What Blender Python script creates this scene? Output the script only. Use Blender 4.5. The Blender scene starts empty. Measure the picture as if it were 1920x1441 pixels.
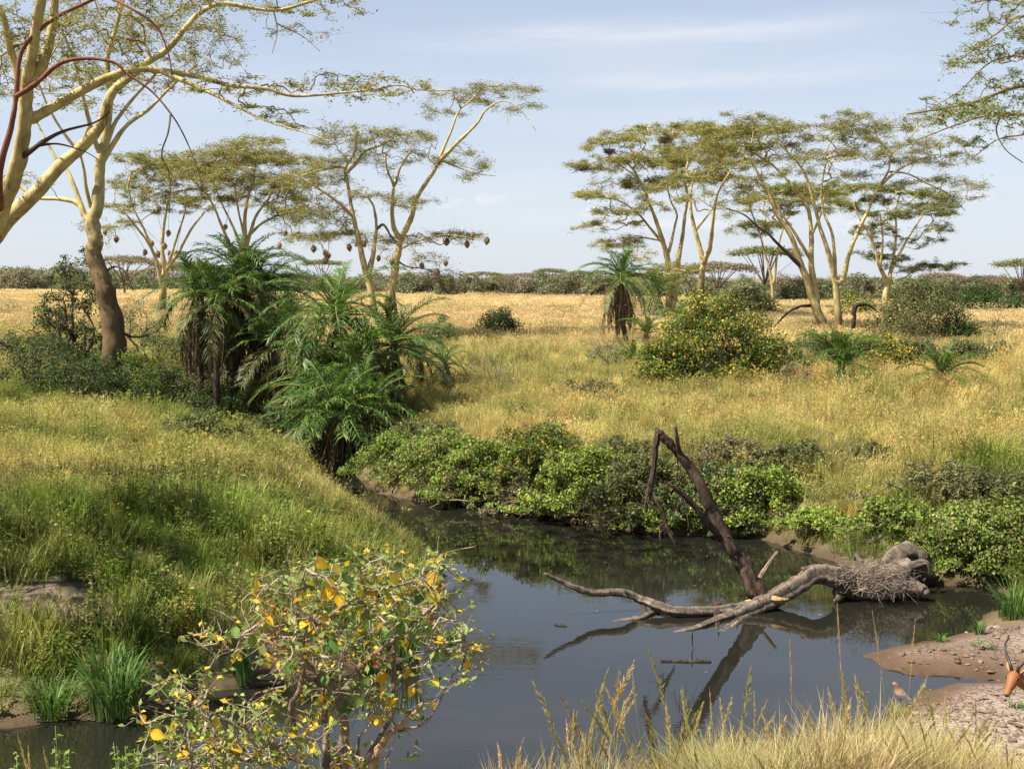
import bpy, math, random
import numpy as np

# ------------------------------------------------------------------ camera, sky, sun
S = bpy.context.scene
CAMZ, FPX = 6.0, 2318.0
TP = 200.5 / FPX
PITCH = math.atan(TP); CP, SP = math.cos(PITCH), math.sin(PITCH)
cam_d = bpy.data.cameras.new('camera'); cam = bpy.data.objects.new('camera', cam_d)
S.collection.objects.link(cam); S.camera = cam
cam.location = (0, 0, CAMZ); cam.rotation_euler = (math.pi/2 - PITCH, 0, 0)
cam_d.sensor_width = 36; cam_d.lens = 36*FPX/1920; cam_d.clip_start = .1; cam_d.clip_end = 8000

SUN_EL, SUN_AZ = math.radians(57), math.radians(-110)     # azimuth from +Y (away from the camera) towards +X
world = bpy.data.worlds.new('World'); S.world = world; world.use_nodes = True
sd = bpy.data.lights.new('sun', 'SUN'); sun = bpy.data.objects.new('sun', sd); S.collection.objects.link(sun)
sd.energy = 5.0; sd.angle = math.radians(.53); sd.color = (1, .95, .86)
sun.rotation_euler = (math.pi/2 - SUN_EL, 0, -SUN_AZ + math.pi)
S.view_settings.view_transform = 'Standard'; S.view_settings.look = 'None'
S.view_settings.exposure = 1.2; S.view_settings.gamma = 1
S.render.engine = 'CYCLES'
S.cycles.max_bounces = 7; S.cycles.diffuse_bounces = 2; S.cycles.glossy_bounces = 3; S.cycles.transmission_bounces = 4
S.cycles.use_denoising = True
S.cycles.sample_clamp_indirect = 6

def build_world():
    nt = world.node_tree; N, L = nt.nodes, nt.links; N.clear()
    out = N.new('ShaderNodeOutputWorld'); bg = N.new('ShaderNodeBackground')
    sky = N.new('ShaderNodeTexSky'); sky.sky_type = 'NISHITA'; sky.sun_disc = False
    sky.sun_elevation = SUN_EL; sky.sun_rotation = SUN_AZ
    sky.altitude = 1500; sky.air_density = 1.0; sky.dust_density = 1.6; sky.ozone_density = 1.5
    bg.inputs['Strength'].default_value = .066
    tc = N.new('ShaderNodeTexCoord')
    sep = N.new('ShaderNodeSeparateXYZ'); L.new(tc.outputs['Generated'], sep.inputs[0])
    def math_(op, a, b=None, c=None):
        n = N.new('ShaderNodeMath'); n.operation = op
        for i, v in enumerate((a, b, c)):
            if v is None: continue
            if isinstance(v, (int, float)): n.inputs[i].default_value = v
            else: L.new(v, n.inputs[i])
        return n.outputs[0]
    X, Y, Z = sep.outputs
    az = math_('ARCTAN2', X, Y); el = math_('ARCSINE', Z)
    comb = N.new('ShaderNodeCombineXYZ'); L.new(az, comb.inputs[0]); L.new(el, comb.inputs[1])
    def noise(scale, detail, sx, sy, rough=.55, off=(0, 0, 0), dist=0):
        mp = N.new('ShaderNodeMapping'); mp.inputs['Scale'].default_value = (sx, sy, 1); mp.inputs['Location'].default_value = off
        L.new(comb.outputs[0], mp.inputs[0])
        n = N.new('ShaderNodeTexNoise'); n.inputs['Scale'].default_value = scale; n.inputs['Detail'].default_value = detail
        n.inputs['Roughness'].default_value = rough; n.inputs['Distortion'].default_value = dist
        L.new(mp.outputs[0], n.inputs['Vector']); return n.outputs['Fac']
    def ramp(v, a, b):
        n = N.new('ShaderNodeMapRange'); n.interpolation_type = 'SMOOTHSTEP'
        n.inputs[1].default_value = a; n.inputs[2].default_value = b; L.new(v, n.inputs[0]); return n.outputs[0]
    # milky haze that thickens to the horizon
    hz = math_('POWER', math_('SUBTRACT', 1.0, math_('MAXIMUM', math_('ABSOLUTE', Z), 0.0)), 2.5)
    mixh = N.new('ShaderNodeMix'); mixh.data_type = 'RGBA'
    L.new(math_('MULTIPLY_ADD', hz, .82, .04), mixh.inputs['Factor']); L.new(sky.outputs[0], mixh.inputs['A'])
    mixh.inputs['B'].default_value = (4.9, 5.2, 5.8, 1)
    # thin streaks of cirrus, drawn out along the horizon
    wob = noise(3.0, 3, 1, 2, off=(3.1, .7, 0))
    def streak(e0, w, slope, a0, a1, strength):
        e = math_('ADD', math_('SUBTRACT', el, e0), math_('MULTIPLY', math_('SUBTRACT', wob, .5), .02))
        e = math_('SUBTRACT', e, math_('MULTIPLY', az, slope))
        g = math_('DIVIDE', e, w); g = math_('POWER', 2.718, math_('MULTIPLY', math_('MULTIPLY', g, g), -1.0))
        m = math_('MULTIPLY', ramp(az, a0, a0+.14), math_('SUBTRACT', 1.0, ramp(az, a1-.2, a1)))
        return math_('MULTIPLY', math_('MULTIPLY', g, m), strength)
    br = ramp(noise(9.0, 5, .5, 5, .6), .3, .62)
    st = math_('ADD', streak(.185, .009, .035, -.14, .36, .5), streak(.150, .0065, .01, -.01, .34, .36))
    st = math_('ADD', st, streak(.165, .02, .0, -.05, .5, .22))
    veil = math_('MULTIPLY', ramp(noise(4.0, 5, .35, 3.2, .6, (1.3, .2, 0)), .46, .78), .45)
    low = math_('MULTIPLY', ramp(noise(16.0, 4, 1, 2.2, .55, (7.7, 2.2, 0), .2), .58, .72),
                math_('MULTIPLY', ramp(el, .02, .05), math_('SUBTRACT', 1.0, ramp(el, .062, .09))))
    cl = math_('ADD', math_('MULTIPLY', st, math_('MULTIPLY_ADD', br, .7, .3)), math_('ADD', veil, math_('MULTIPLY', low, .8)))
    cl = math_('MULTIPLY', math_('MINIMUM', cl, 1.0), ramp(el, .005, .04))
    mixc = N.new('ShaderNodeMix'); mixc.data_type = 'RGBA'
    L.new(cl, mixc.inputs['Factor']); L.new(mixh.outputs['Result'], mixc.inputs['A']); mixc.inputs['B'].default_value = (6.3, 6.3, 6.6, 1)
    L.new(mixc.outputs['Result'], bg.inputs['Color']); L.new(bg.outputs[0], out.inputs[0])
build_world()

# ------------------------------------------------------------------ projection helpers
def ray(px, py):
    dx = (px-960)/FPX; dy = (720.5-py)/FPX
    return np.array((dx, CP+dy*SP, -SP+dy*CP))
def at(px, py, Y):
    d = ray(px, py); t = Y/d[1]
    return np.array((d[0]*t, Y, CAMZ+d[2]*t))
def onz(px, py, z=0.):
    d = ray(px, py); t = (z-CAMZ)/d[2]
    return np.array((d[0]*t, d[1]*t, z))
def proj(P):
    P = np.asarray(P, float); y = P[..., 1]; z = P[..., 2]-CAMZ
    f = y*CP - z*SP; u = y*SP + z*CP
    return 960+FPX*P[..., 0]/f, 720.5-FPX*u/f
def ppm(Y): return FPX/Y

# ------------------------------------------------------------------ mesh helpers
COL = S.collection
def mesh(name, V, F, C=None, mat=None, smooth=False):
    """F: list of int arrays (n,3) or (n,4); C: per vertex rgb"""
    V = np.asarray(V, np.float32); F = [np.asarray(f, np.int32) for f in F if len(f)]
    me = bpy.data.meshes.new(name)
    me.vertices.add(len(V)); me.vertices.foreach_set('co', V.ravel())
    nl = sum(f.size for f in F); npoly = sum(len(f) for f in F)
    me.loops.add(nl); me.polygons.add(npoly)
    me.loops.foreach_set('vertex_index', np.concatenate([f.ravel() for f in F]))
    tot = np.concatenate([np.full(len(f), f.shape[1], np.int32) for f in F])
    st = np.concatenate(([0], np.cumsum(tot)[:-1])).astype(np.int32)
    me.polygons.foreach_set('loop_start', st)
    try: me.polygons.foreach_set('loop_total', tot)
    except Exception: pass
    if smooth: me.polygons.foreach_set('use_smooth', np.ones(npoly, bool))
    me.update(calc_edges=True)
    if C is not None:
        a = me.attributes.new('col', 'FLOAT_COLOR', 'POINT')
        C4 = np.ones((len(V), 4), np.float32); C4[:, :3] = C; a.data.foreach_set('color', C4.ravel())
    if mat: me.materials.append(mat)
    return me
class Geo:
    def __init__(s): s.V = []; s.F = {3: [], 4: []}; s.C = []; s.n = 0
    def add(s, V, F, C):
        V = np.asarray(V, np.float32).reshape(-1, 3); C = np.broadcast_to(np.asarray(C, np.float32), V.shape)
        for f in F:
            f = np.asarray(f, np.int64)
            if len(f): s.F[f.shape[1]].append(f+s.n)
        s.V.append(V); s.C.append(C); s.n += len(V)
    def mesh(s, name, mat, off=(0, 0, 0), smooth=False):
        V = np.concatenate(s.V)-np.asarray(off, np.float32)
        F = [np.concatenate(s.F[k]) for k in (3, 4) if s.F[k]]
        return mesh(name, V, F, np.concatenate(s.C), mat, smooth)
def tag(o, label=None, cat=None, group=None, kind=None):
    for k, v in (('label', label), ('category', cat), ('group', group), ('kind', kind)):
        if v: o[k] = v
    return o
def thing(name, label, cat, loc, group=None):
    o = bpy.data.objects.new(name, None); o.empty_display_size = .2; COL.objects.link(o); o.location = tuple(float(v) for v in loc)
    return tag(o, label, cat, group)
def put(name, me, parent=None, loc=(0, 0, 0), rot=(0, 0, 0), scl=(1, 1, 1)):
    o = bpy.data.objects.new(name, me); COL.objects.link(o)
    if parent: o.parent = parent
    o.location = tuple(float(v) for v in loc); o.rotation_euler = rot; o.scale = (scl,)*3 if isinstance(scl, (int, float)) else scl
    return o
def part(name, geo, mat, parent, smooth=False):
    return put(name, geo.mesh(name, mat, parent.location, smooth), parent)
def copy_tree(o, parent=None):
    c = o.copy(); COL.objects.link(c); c.parent = parent
    for ch in o.children: copy_tree(ch, c)
    return c
def unit(v): return v/np.maximum(np.linalg.norm(v, axis=-1, keepdims=True), 1e-9)

def smooth_line(P, n):
    """Catmull-Rom through rows of P (any columns), n steps per span"""
    P = np.asarray(P, float)
    if len(P) < 3: n = max(n, 2)
    Q = np.vstack((2*P[0]-P[1], P, 2*P[-1]-P[-2])); out = []
    for i in range(1, len(Q)-2):
        t = np.linspace(0, 1, n, endpoint=False)[:, None]
        a, b, c, d = Q[i-1], Q[i], Q[i+1], Q[i+2]
        out.append(.5*((2*b)+(c-a)*t+(2*a-5*b+4*c-d)*t*t+(3*b-a-3*c+d)*t**3))
    return np.vstack(out+[P[-1:]])
def tube(geo, P, r, sides, col, rough=0., rng=None, cap=True, flat=1., flute=0.):
    P = np.asarray(P, float); n = len(P); r = np.broadcast_to(np.asarray(r, float), (n,))
    T = unit(np.gradient(P, axis=0)); ref = np.array((0, 0, 1.)) if abs(T[0, 2]) < .9 else np.array((1., 0, 0))
    U = np.zeros_like(P); u = np.cross(ref, T[0]); u /= np.linalg.norm(u)
    for i in range(n):
        u = u-T[i]*np.dot(u, T[i]); u /= max(np.linalg.norm(u), 1e-9); U[i] = u
    W = np.cross(T, U); a = np.arange(sides)*2*math.pi/sides
    rr = r[:, None]*np.ones((1, sides))
    if rough and rng is not None:
        k = rng.normal(0, rough, (n, sides)); k = (k+np.roll(k, 1, 0)+np.roll(k, 1, 1))/1.7
        rr = rr*(1+k)
    if flute:
        ph = rng.uniform(0, 6.28, 3); tw = np.linspace(0, 1.6, n)[:, None]
        fm = np.sin(5*a[None]+ph[0]+tw*2)+.7*np.sin(9*a[None]+ph[1]-tw)+.5*np.sin(3*a[None]+ph[2]); rr = rr*(1+flute*fm)
    V = P[:, None]+rr[..., None]*(np.cos(a)[None, :, None]*U[:, None]+flat*np.sin(a)[None, :, None]*W[:, None])
    i = np.arange(n-1)[:, None]*sides; j = np.arange(sides)[None]; k = (j+1) % sides
    F = np.stack((i+j, i+k, i+sides+k, i+sides+j), -1).reshape(-1, 4)
    V = V.reshape(-1, 3); Fs = [F]
    col = np.asarray(col, float)
    C = np.repeat(col, sides, 0) if col.ndim == 2 else np.tile(col, (len(V), 1))
    if rng is not None: C = C*rng.uniform(.82, 1.15, (len(C), 1))
    if flute: C = C*np.clip(.85+.32*fm.reshape(-1, 1)+rng.normal(0, .12, (len(C), 1)), .3, 1.6)
    if cap:
        V = np.vstack((V, P[-1:]+T[-1]*r[-1]*.5, P[:1]-T[0]*r[0]*.3)); C = np.vstack((C, C[-1:], C[:1])); m = n*sides
        Fs.append(np.stack(((n-1)*sides+j[0], (n-1)*sides+k[0], np.full(sides, m)), -1))
        Fs.append(np.stack((k[0], j[0], np.full(sides, m+1)), -1))
    geo.add(V, Fs, C)
def sticks(geo, A, B, ra, rb, col, sides=3):
    """many straight tapered twigs at once"""
    A = np.asarray(A, float); B = np.asarray(B, float); n = len(A)
    if not n: return
    T = unit(B-A); ref = np.where(np.abs(T[:, 2:]) < .9, [[0, 0, 1.]], [[1., 0, 0]])
    U = unit(np.cross(ref, T)); W = np.cross(T, U); a = np.arange(sides)*2*math.pi/sides
    D = np.cos(a)[None, :, None]*U[:, None]+np.sin(a)[None, :, None]*W[:, None]
    ra = np.broadcast_to(ra, (n,)); rb = np.broadcast_to(rb, (n,))
    V = np.concatenate((A[:, None]+D*ra[:, None, None], B[:, None]+D*rb[:, None, None]), 1).reshape(-1, 3)
    i = np.arange(n)[:, None]*2*sides; j = np.arange(sides)[None]; k = (j+1) % sides
    F = np.stack((i+j, i+k, i+sides+k, i+sides+j), -1).reshape(-1, 4)
    C = np.repeat(np.broadcast_to(col, (n, 3)), 2*sides, 0)
    geo.add(V, [F], C)
def leaves(geo, P, D, Nn, ln, wd, col):
    """rhombic leaves: base P, direction D, normal Nn"""
    D = unit(D); W = unit(np.cross(Nn, D)); n = len(P)
    ln = np.broadcast_to(ln, (n,))[:, None]; wd = np.broadcast_to(wd, (n,))[:, None]
    up = np.cross(D, W)*wd*.25
    V = np.stack((P, P+D*ln*.45+W*wd*.5+up, P+D*ln, P+D*ln*.45-W*wd*.5+up), 1).reshape(-1, 3)
    F = np.arange(n*4).reshape(-1, 4)
    geo.add(V, [F], np.repeat(np.broadcast_to(col, (n, 3)), 4, 0))
def rdir(rng, n): return unit(rng.normal(0, 1, (n, 3)))
def pick(rng, pal, n, jit=.18):
    pal = np.asarray(pal, float)
    w = pal[:, 3]/pal[:, 3].sum(); i = rng.choice(len(pal), n, p=w)
    return pal[i, :3]*rng.uniform(1-jit, 1+jit, (n, 1))

def vnoise(x, y, s=0):
    x = np.asarray(x, float); y = np.asarray(y, float); xi = np.floor(x); yi = np.floor(y); fx = x-xi; fy = y-yi
    h = lambda a, b: np.modf(np.abs(np.sin(a*127.1+b*311.7+s*74.7)*43758.5453))[0]
    fx = fx*fx*(3-2*fx); fy = fy*fy*(3-2*fy)
    return (h(xi, yi)*(1-fx)+h(xi+1, yi)*fx)*(1-fy)+(h(xi, yi+1)*(1-fx)+h(xi+1, yi+1)*fx)*fy
def fbm(x, y, s=0, o=3):
    return sum(vnoise(x*2**k, y*2**k, s+k)/2**k for k in range(o))/sum(1/2**k for k in range(o))

# ------------------------------------------------------------------ materials
def mat_base(name):
    m = bpy.data.materials.new(name); m.use_nodes = True; nt = m.node_tree; nt.nodes.clear()
    out = nt.nodes.new('ShaderNodeOutputMaterial'); return m, nt.nodes, nt.links, out
def attr(N, name, kind='GEOMETRY'):
    a = N.new('ShaderNodeAttribute'); a.attribute_name = name; a.attribute_type = kind; return a
def mixc(N, L, fac, a, b, mode='MIX'):
    m = N.new('ShaderNodeMix'); m.data_type = 'RGBA'; m.blend_type = mode
    for sock, v in (('Factor', fac), ('A', a), ('B', b)):
        s = m.inputs[sock]
        if isinstance(v, (int, float)): s.default_value = v
        elif isinstance(v, tuple): s.default_value = v if len(v) == 4 else v+(1,)
        else: L.new(v, s)
    return m.outputs['Result']
def noise_n(N, L, scale, detail=3, vec=None, rough=.55):
    n = N.new('ShaderNodeTexNoise'); n.inputs['Scale'].default_value = scale; n.inputs['Detail'].default_value = detail; n.inputs['Roughness'].default_value = rough
    if vec is not None: L.new(vec, n.inputs['Vector'])
    return n.outputs['Fac']
def ramp_n(N, L, v, a, b, lo=0., hi=1.):
    n = N.new('ShaderNodeMapRange'); n.inputs[1].default_value = a; n.inputs[2].default_value = b; n.inputs[3].default_value = lo; n.inputs[4].default_value = hi
    L.new(v, n.inputs[0]); return n.outputs[0]
def leaf_mat(name, trans=.35, rough=.55, tint=False, spec=.25, vary=True):
    m, N, L, out = mat_base(name); c = attr(N, 'col').outputs['Color']
    if tint: c = mixc(N, L, 1., c, attr(N, 'tint', 'INSTANCER').outputs['Color'], 'MULTIPLY')
    if vary:
        oi = N.new('ShaderNodeObjectInfo')
        c = mixc(N, L, 1., c, mixc(N, L, oi.outputs['Random'], (.82, .82, .82), (1.15, 1.12, 1.05)), 'MULTIPLY')
    p = N.new('ShaderNodeBsdfPrincipled'); L.new(c, p.inputs['Base Color']); p.inputs['Roughness'].default_value = rough
    p.inputs['Specular IOR Level'].default_value = spec
    t = N.new('ShaderNodeBsdfTranslucent'); L.new(mixc(N, L, 1., c, (1.05, 1.08, .75), "MULTIPLY"), t.inputs['Color'])
    x = N.new('ShaderNodeMixShader'); x.inputs[0].default_value = trans
    L.new(p.outputs[0], x.inputs[1]); L.new(t.outputs[0], x.inputs[2]); L.new(x.outputs[0], out.inputs[0]); return m
def bark_mat(name, scale=6., bump=.4, dark=(.45, .42, .4), mott=.6, rough=.8, scar=0.):
    m, N, L, out = mat_base(name); c = attr(N, 'col').outputs['Color']
    tc = N.new('ShaderNodeTexCoord'); mp = N.new('ShaderNodeMapping'); mp.inputs['Scale'].default_value = (1, 1, .35); L.new(tc.outputs['Object'], mp.inputs[0])
    n1 = noise_n(N, L, scale, 5, mp.outputs[0], .65); n2 = noise_n(N, L, scale*.3, 3, mp.outputs[0])
    c = mixc(N, L, ramp_n(N, L, n1, .42, .68, 0, mott), c, mixc(N, L, 1., c, dark, 'MULTIPLY'))
    c = mixc(N, L, ramp_n(N, L, n2, .35, .7, 0, .35), c, mixc(N, L, 1., c, (1.15, 1.05, .85), 'MULTIPLY'))
    if scar:
        n3 = noise_n(N, L, scale*.42, 6, mp.outputs[0], .7); c = mixc(N, L, ramp_n(N, L, n3, .58, .66, 0, scar), c, (.09, .055, .03))
    p = N.new('ShaderNodeBsdfPrincipled'); L.new(c, p.inputs['Base Color']); p.inputs['Roughness'].default_value = rough; p.inputs['Specular IOR Level'].default_value = .15
    b = N.new('ShaderNodeBump'); b.inputs['Strength'].default_value = bump; b.inputs['Distance'].default_value = .05; L.new(n1, b.inputs['Height']); L.new(b.outputs[0], p.inputs['Normal'])
    L.new(p.outputs[0], out.inputs[0]); return m
M_ACACIA = leaf_mat('acacia_leaf', .3)
M_LEAF = leaf_mat('shrub_leaf', .32, .6, spec=.14)
M_PALM = leaf_mat('palm_frond', .3, .5, spec=.22)
M_GRASS = leaf_mat('grass_blade', .35, .6, tint=True, spec=.15)
M_BARK = bark_mat('fever_tree_bark', 5., .5, scar=.8)
M_TWIG = bark_mat('twig_bark', 30., .2, mott=.4)
M_WOOD = bark_mat('weathered_wood', 11., .9, dark=(.3, .27, .25), mott=.85)
M_STRAW = leaf_mat('woven_straw', .1, .8, spec=.05)

# ------------------------------------------------------------------ terrain
shore_px = [(612, 893), (612, 905), (630, 928), (660, 952), (700, 985), (760, 1020), (800, 1048), (832, 1085), (828, 1130), (808, 1180), (775, 1235),
            (700, 1262), (600, 1272), (480, 1284), (420, 1294), (340, 1306), (290, 1334), (200, 1349), (130, 1349), (60, 1360), (0, 1366)]
shore_px2 = [(0, 1452), (250, 1470), (600, 1490), (950, 1500), (1250, 1480), (1400, 1462), (1480, 1425), (1560, 1388), (1650, 1360), (1692, 1330), (1722, 1300), (1790, 1280),
             (1860, 1275), (1868, 1268), (1760, 1268), (1690, 1262), (1640, 1246), (1612, 1227), (1650, 1214), (1740, 1200), (1812, 1185), (1840, 1166), (1885, 1128),
             (1880, 1108), (1830, 1098), (1740, 1094), (1640, 1078), (1560, 1050), (1480, 1026), (1430, 1010), (1300, 1004), (1200, 998), (1100, 984), (1010, 964),
             (930, 952), (840, 944), (760, 936), (715, 926), (692, 905), (668, 893)]
poly = [onz(*p)[:2] for p in shore_px]+[np.array((-13., 17.2)), np.array((-26., 19.)), np.array((-27., 15.)), np.array((-12., 13.6))]+[onz(*p)[:2] for p in shore_px2]
poly += [np.array((-5.2, 40.)), np.array((-7.2, 43.)), np.array((-11., 45.)), np.array((-11.4, 44.)), np.array((-8., 42.))]
poly = np.array(poly)
def sdf(x, y):
    x = np.asarray(x, float).ravel(); y = np.asarray(y, float).ravel(); best = np.full(len(x), 1e9); ins = np.zeros(len(x), bool)
    for i in range(len(poly)):
        ax, ay = poly[i]; bx, by = poly[(i+1) % len(poly)]; ex, ey = bx-ax, by-ay
        t = np.clip(((x-ax)*ex+(y-ay)*ey)/(ex*ex+ey*ey), 0, 1); d = (x-ax-t*ex)**2+(y-ay-t*ey)**2
        best = np.minimum(best, d)
        if ay != by: ins ^= ((ay > y) != (by > y)) & (x < (bx-ax)*(y-ay)/(by-ay)+ax)
    return np.where(ins, -1, 1)*np.sqrt(best)
ANCH = np.array([(-7, 21, 1.95, 3.4), (-10, 20, 1.95, 3.0), (-4, 27, 1.75, 2.6), (-12, 26, 2.0, 3.5), (-6.5, 33, 1.6, 2.2), (-10, 38, 1.8, 3), (-12, 50, 2.3, 4), (-25, 35, 2.2, 4),
                 (-3, 38, 1.5, 1.3), (1, 36, 1.6, 1.2), (6, 32, 1.7, 1.5), (10, 27.5, 1.9, 2), (15, 26, 2, 2.2), (5, 50, 2.3, 4), (18, 45, 2.3, 4), (-3, 55, 2.3, 4),
                 (7.5, 19.3, .30, 1.2), (9, 17.5, .5, 2), (6.5, 14.5, .55, 2.2), (12, 18.5, .8, 3), (9, 13, 1.0, 3), (5, 13, .8, 2.5),
                 (0, 8, 3.2, 7), (-6, 8, 3.2, 7), (3, 8.5, 3.0, 5.5), (8, 7, 2.8, 7), (0, -20, 3.8, 6), (-20, 5, 3.4, 6), (20, 5, 3., 6),
                 (0, 90, 2.3, 4), (60, 90, 2.3, 4), (-60, 90, 2.3, 4), (0, 300, 2.3, 4), (200, 300, 2.3, 4), (-200, 300, 2.3, 4), (40, 30, 2.2, 4), (-40, 60, 2.3, 4)])
def hgt_d(x, y):
    x = np.asarray(x, float).ravel(); y = np.asarray(y, float).ravel(); d = sdf(x, y); d = d+((fbm(x*1.3, y*1.3, 61)-.5)*.34+(vnoise(x*4.5, y*4.5, 62)-.5)*.16)*np.clip(2-np.abs(d)*.4, 0, 1)
    W = np.zeros(len(x)); H = np.zeros(len(x)); Lr = np.zeros(len(x))
    for ax, ay, h, l in ANCH:
        w = 1/(((x-ax)**2+(y-ay)**2)**1.6+.3); W += w; H += w*h; Lr += w*l
    H /= W; Lr /= W; far = np.clip((y-60)/60, 0, 1); H = H*(1-far)+2.3*far
    dp = np.maximum(d, 0)
    z = H*(1-np.exp(-dp/Lr))
    z += (fbm(x*.45, y*.45, 3)-.5)*.5*np.clip(dp/2.5, 0, 1)*(1-.6*np.clip((y-50)/40, 0, 1))*np.clip(H-.3, .15, 1)
    z += (fbm(x*1.9, y*1.9, 9, 2)-.5)*.09*np.clip(dp/.4, 0, 1)
    z = np.where(d < 0, -.75*(1-np.exp(d/.9))-.01, z+.012*np.clip(dp/.1, 0, 1))
    return z, d
def hgt(x, y): return hgt_d(x, y)[0]
def onground(px, py, y0=6., y1=420.):
    Ys = np.geomspace(y0, y1, 900); d = ray(px, py); t = Ys/d[1]
    z = CAMZ+d[2]*t; h = np.maximum(hgt(d[0]*t, Ys), 0); i = np.argmax(z < h)
    if z[i] >= h[i]: i = len(Ys)-1
    return np.array((d[0]*t[i], Ys[i], h[i]))
def grnd(x, y): return np.array((x, y, float(hgt([x], [y])[0])))

def axis(lo, hi, step, far, g=1.13):
    a = list(np.arange(lo, hi+1e-6, step)); s = step; v = hi
    while v < far[1]: s *= g; v += s; a.append(v)
    s = step; v = lo
    while v > far[0]: s *= g; v -= s; a.insert(0, v)
    return np.array(a)
def build_ground():
    gx = axis(-12, 13, .2, (-2500, 2500)); gy = axis(11, 40, .2, (-60, 4000)); X, Y = np.meshgrid(gx, gy); n, m = X.shape
    z, d = hgt_d(X, Y); x, y = X.ravel(), Y.ravel()
    V = np.stack((x, y, z), 1)
    i = np.arange(n-1)[:, None]*m; j = np.arange(m-1)[None]
    F = np.stack((i+j, i+j+1, i+m+j+1, i+m+j), -1).reshape(-1, 4)
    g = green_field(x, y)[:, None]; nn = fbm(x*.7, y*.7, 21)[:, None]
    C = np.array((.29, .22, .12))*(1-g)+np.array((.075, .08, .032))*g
    C = C*(.75+.5*nn)
    soil = np.clip((fbm(x*.33, y*.33, 40)-.55)*4, 0, 1)[:, None]*np.clip((60-y)/20, 0, 1)[:, None]
    C = C*(1-.5*soil)+np.array((.22, .15, .09))*.5*soil
    mud = mud_field(x, y, d); mud_right = np.where(x > 3, mud, mud*.25)
    dry = np.clip((z-.10)/.15, 0, 1)[:, None]*np.clip(.2+fbm(x*1.1, y*1.1, 5)*1.3, 0, 1)[:, None]
    MC = np.array((.115, .07, .045))*(1-dry)+np.where(x[:, None] > 3, np.array((.31, .25, .205)), np.array((.17, .13, .095)))*dry
    C = C*(1-mud[:, None])+MC*mud[:, None]
    wet = np.clip(1-d/.35, 0, 1)[:, None]; C = C*(1-wet)+np.array((.07, .048, .03))*wet
    me = mesh('ground', V, [F], C, None, True)
    a = me.attributes.new('mud', 'FLOAT', 'POINT'); a.data.foreach_set('value', (mud_right*np.clip(dry[:, 0]*2.2, 0, 1)).astype(np.float32))
    M, N, L, out = mat_base('earth'); c = attr(N, 'col').outputs['Color']; mu = attr(N, 'mud').outputs['Fac']
    tc = N.new('ShaderNodeTexCoord'); ob = tc.outputs['Object']
    n1 = noise_n(N, L, 3.0, 8, ob, .65); n2 = noise_n(N, L, 24., 4, ob)
    wv = N.new('ShaderNodeVectorMath'); wv.operation = 'MULTIPLY_ADD'; nv = N.new('ShaderNodeTexNoise'); nv.inputs['Scale'].default_value = 5; L.new(ob, nv.inputs['Vector'])
    L.new(nv.outputs['Color'], wv.inputs[0]); wv.inputs[1].default_value = (.16, .16, 0); L.new(ob, wv.inputs[2])
    vo = N.new('ShaderNodeTexVoronoi'); vo.feature = 'DISTANCE_TO_EDGE'; vo.inputs['Scale'].default_value = 8.; L.new(wv.outputs[0], vo.inputs['Vector'])
    crack = ramp_n(N, L, vo.outputs['Distance'], .0, .07, .7, 0.)
    mm = N.new('ShaderNodeMath'); mm.operation = 'MULTIPLY'; L.new(crack, mm.inputs[0]); L.new(mu, mm.inputs[1])
    c = mixc(N, L, 1., c, mixc(N, L, n1, (.62, .6, .58), (1.35, 1.32, 1.25)), 'MULTIPLY')
    c = mixc(N, L, ramp_n(N, L, n2, .4, .7, 0, .45), c, mixc(N, L, 1., c, (.55, .5, .45), 'MULTIPLY'))
    c = mixc(N, L, mm.outputs[0], c, (.07, .045, .03))
    p = N.new('ShaderNodeBsdfPrincipled'); L.new(c, p.inputs['Base Color']); p.inputs['Roughness'].default_value = .9; p.inputs['Specular IOR Level'].default_value = .15
    b1 = N.new('ShaderNodeBump'); b1.inputs['Strength'].default_value = .7; b1.inputs['Distance'].default_value = .06; L.new(n1, b1.inputs['Height'])
    b2 = N.new('ShaderNodeBump'); b2.inputs['Strength'].default_value = .8; b2.inputs['Distance'].default_value = .03; b2.invert = True; L.new(mm.outputs[0], b2.inputs['Height']); L.new(b1.outputs[0], b2.inputs['Normal'])
    b3 = N.new('ShaderNodeBump'); b3.inputs['Strength'].default_value = .5; b3.inputs['Distance'].default_value = .015; L.new(n2, b3.inputs['Height']); L.new(b2.outputs[0], b3.inputs['Normal'])
    L.new(b3.outputs[0], p.inputs['Normal']); L.new(p.outputs[0], out.inputs[0]); me.materials.append(M)
    tag(put('ground', me), 'rolling savanna ground with stream banks and bare mud', 'ground', kind='structure')

# colour and cover fields of the place: (X, Y, greenness)
GREEN = np.array([(-7, 21, 1.), (-8.5, 19, 1.), (-5, 23, .95), (-3, 24, .9), (-9, 22, .95), (-5, 26, .75), (-9, 25.5, .42), (-10, 28, .45), (-6, 29, .55), (-4, 30, .7), (-12, 33, .6), (-15, 42, .75), (-9, 44, .9), (-6, 40, .8), (-14, 60, .5), (-9, 75, .3), (-22, 60, .5),  # left slope: lush grass, greenness raised further to darken it for missing shade
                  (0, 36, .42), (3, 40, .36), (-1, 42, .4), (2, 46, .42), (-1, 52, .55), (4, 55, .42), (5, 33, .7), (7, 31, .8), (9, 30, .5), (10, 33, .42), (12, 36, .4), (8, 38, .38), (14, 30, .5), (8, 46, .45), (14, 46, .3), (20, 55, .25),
                  (3, 62, .42), (6, 70, .2), (-3, 80, .18), (10, 90, .1), (-3, 100, .06), (-30, 100, .12), (30, 100, .08), (0, 160, .05), (-60, 200, .04), (60, 160, .06), (0, 300, .03), (0, 9, .35), (3, 10.5, .38), (6, 12, .35), (-6, 9, .7), (10, 22, .85), (11, 25, .8)])
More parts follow.
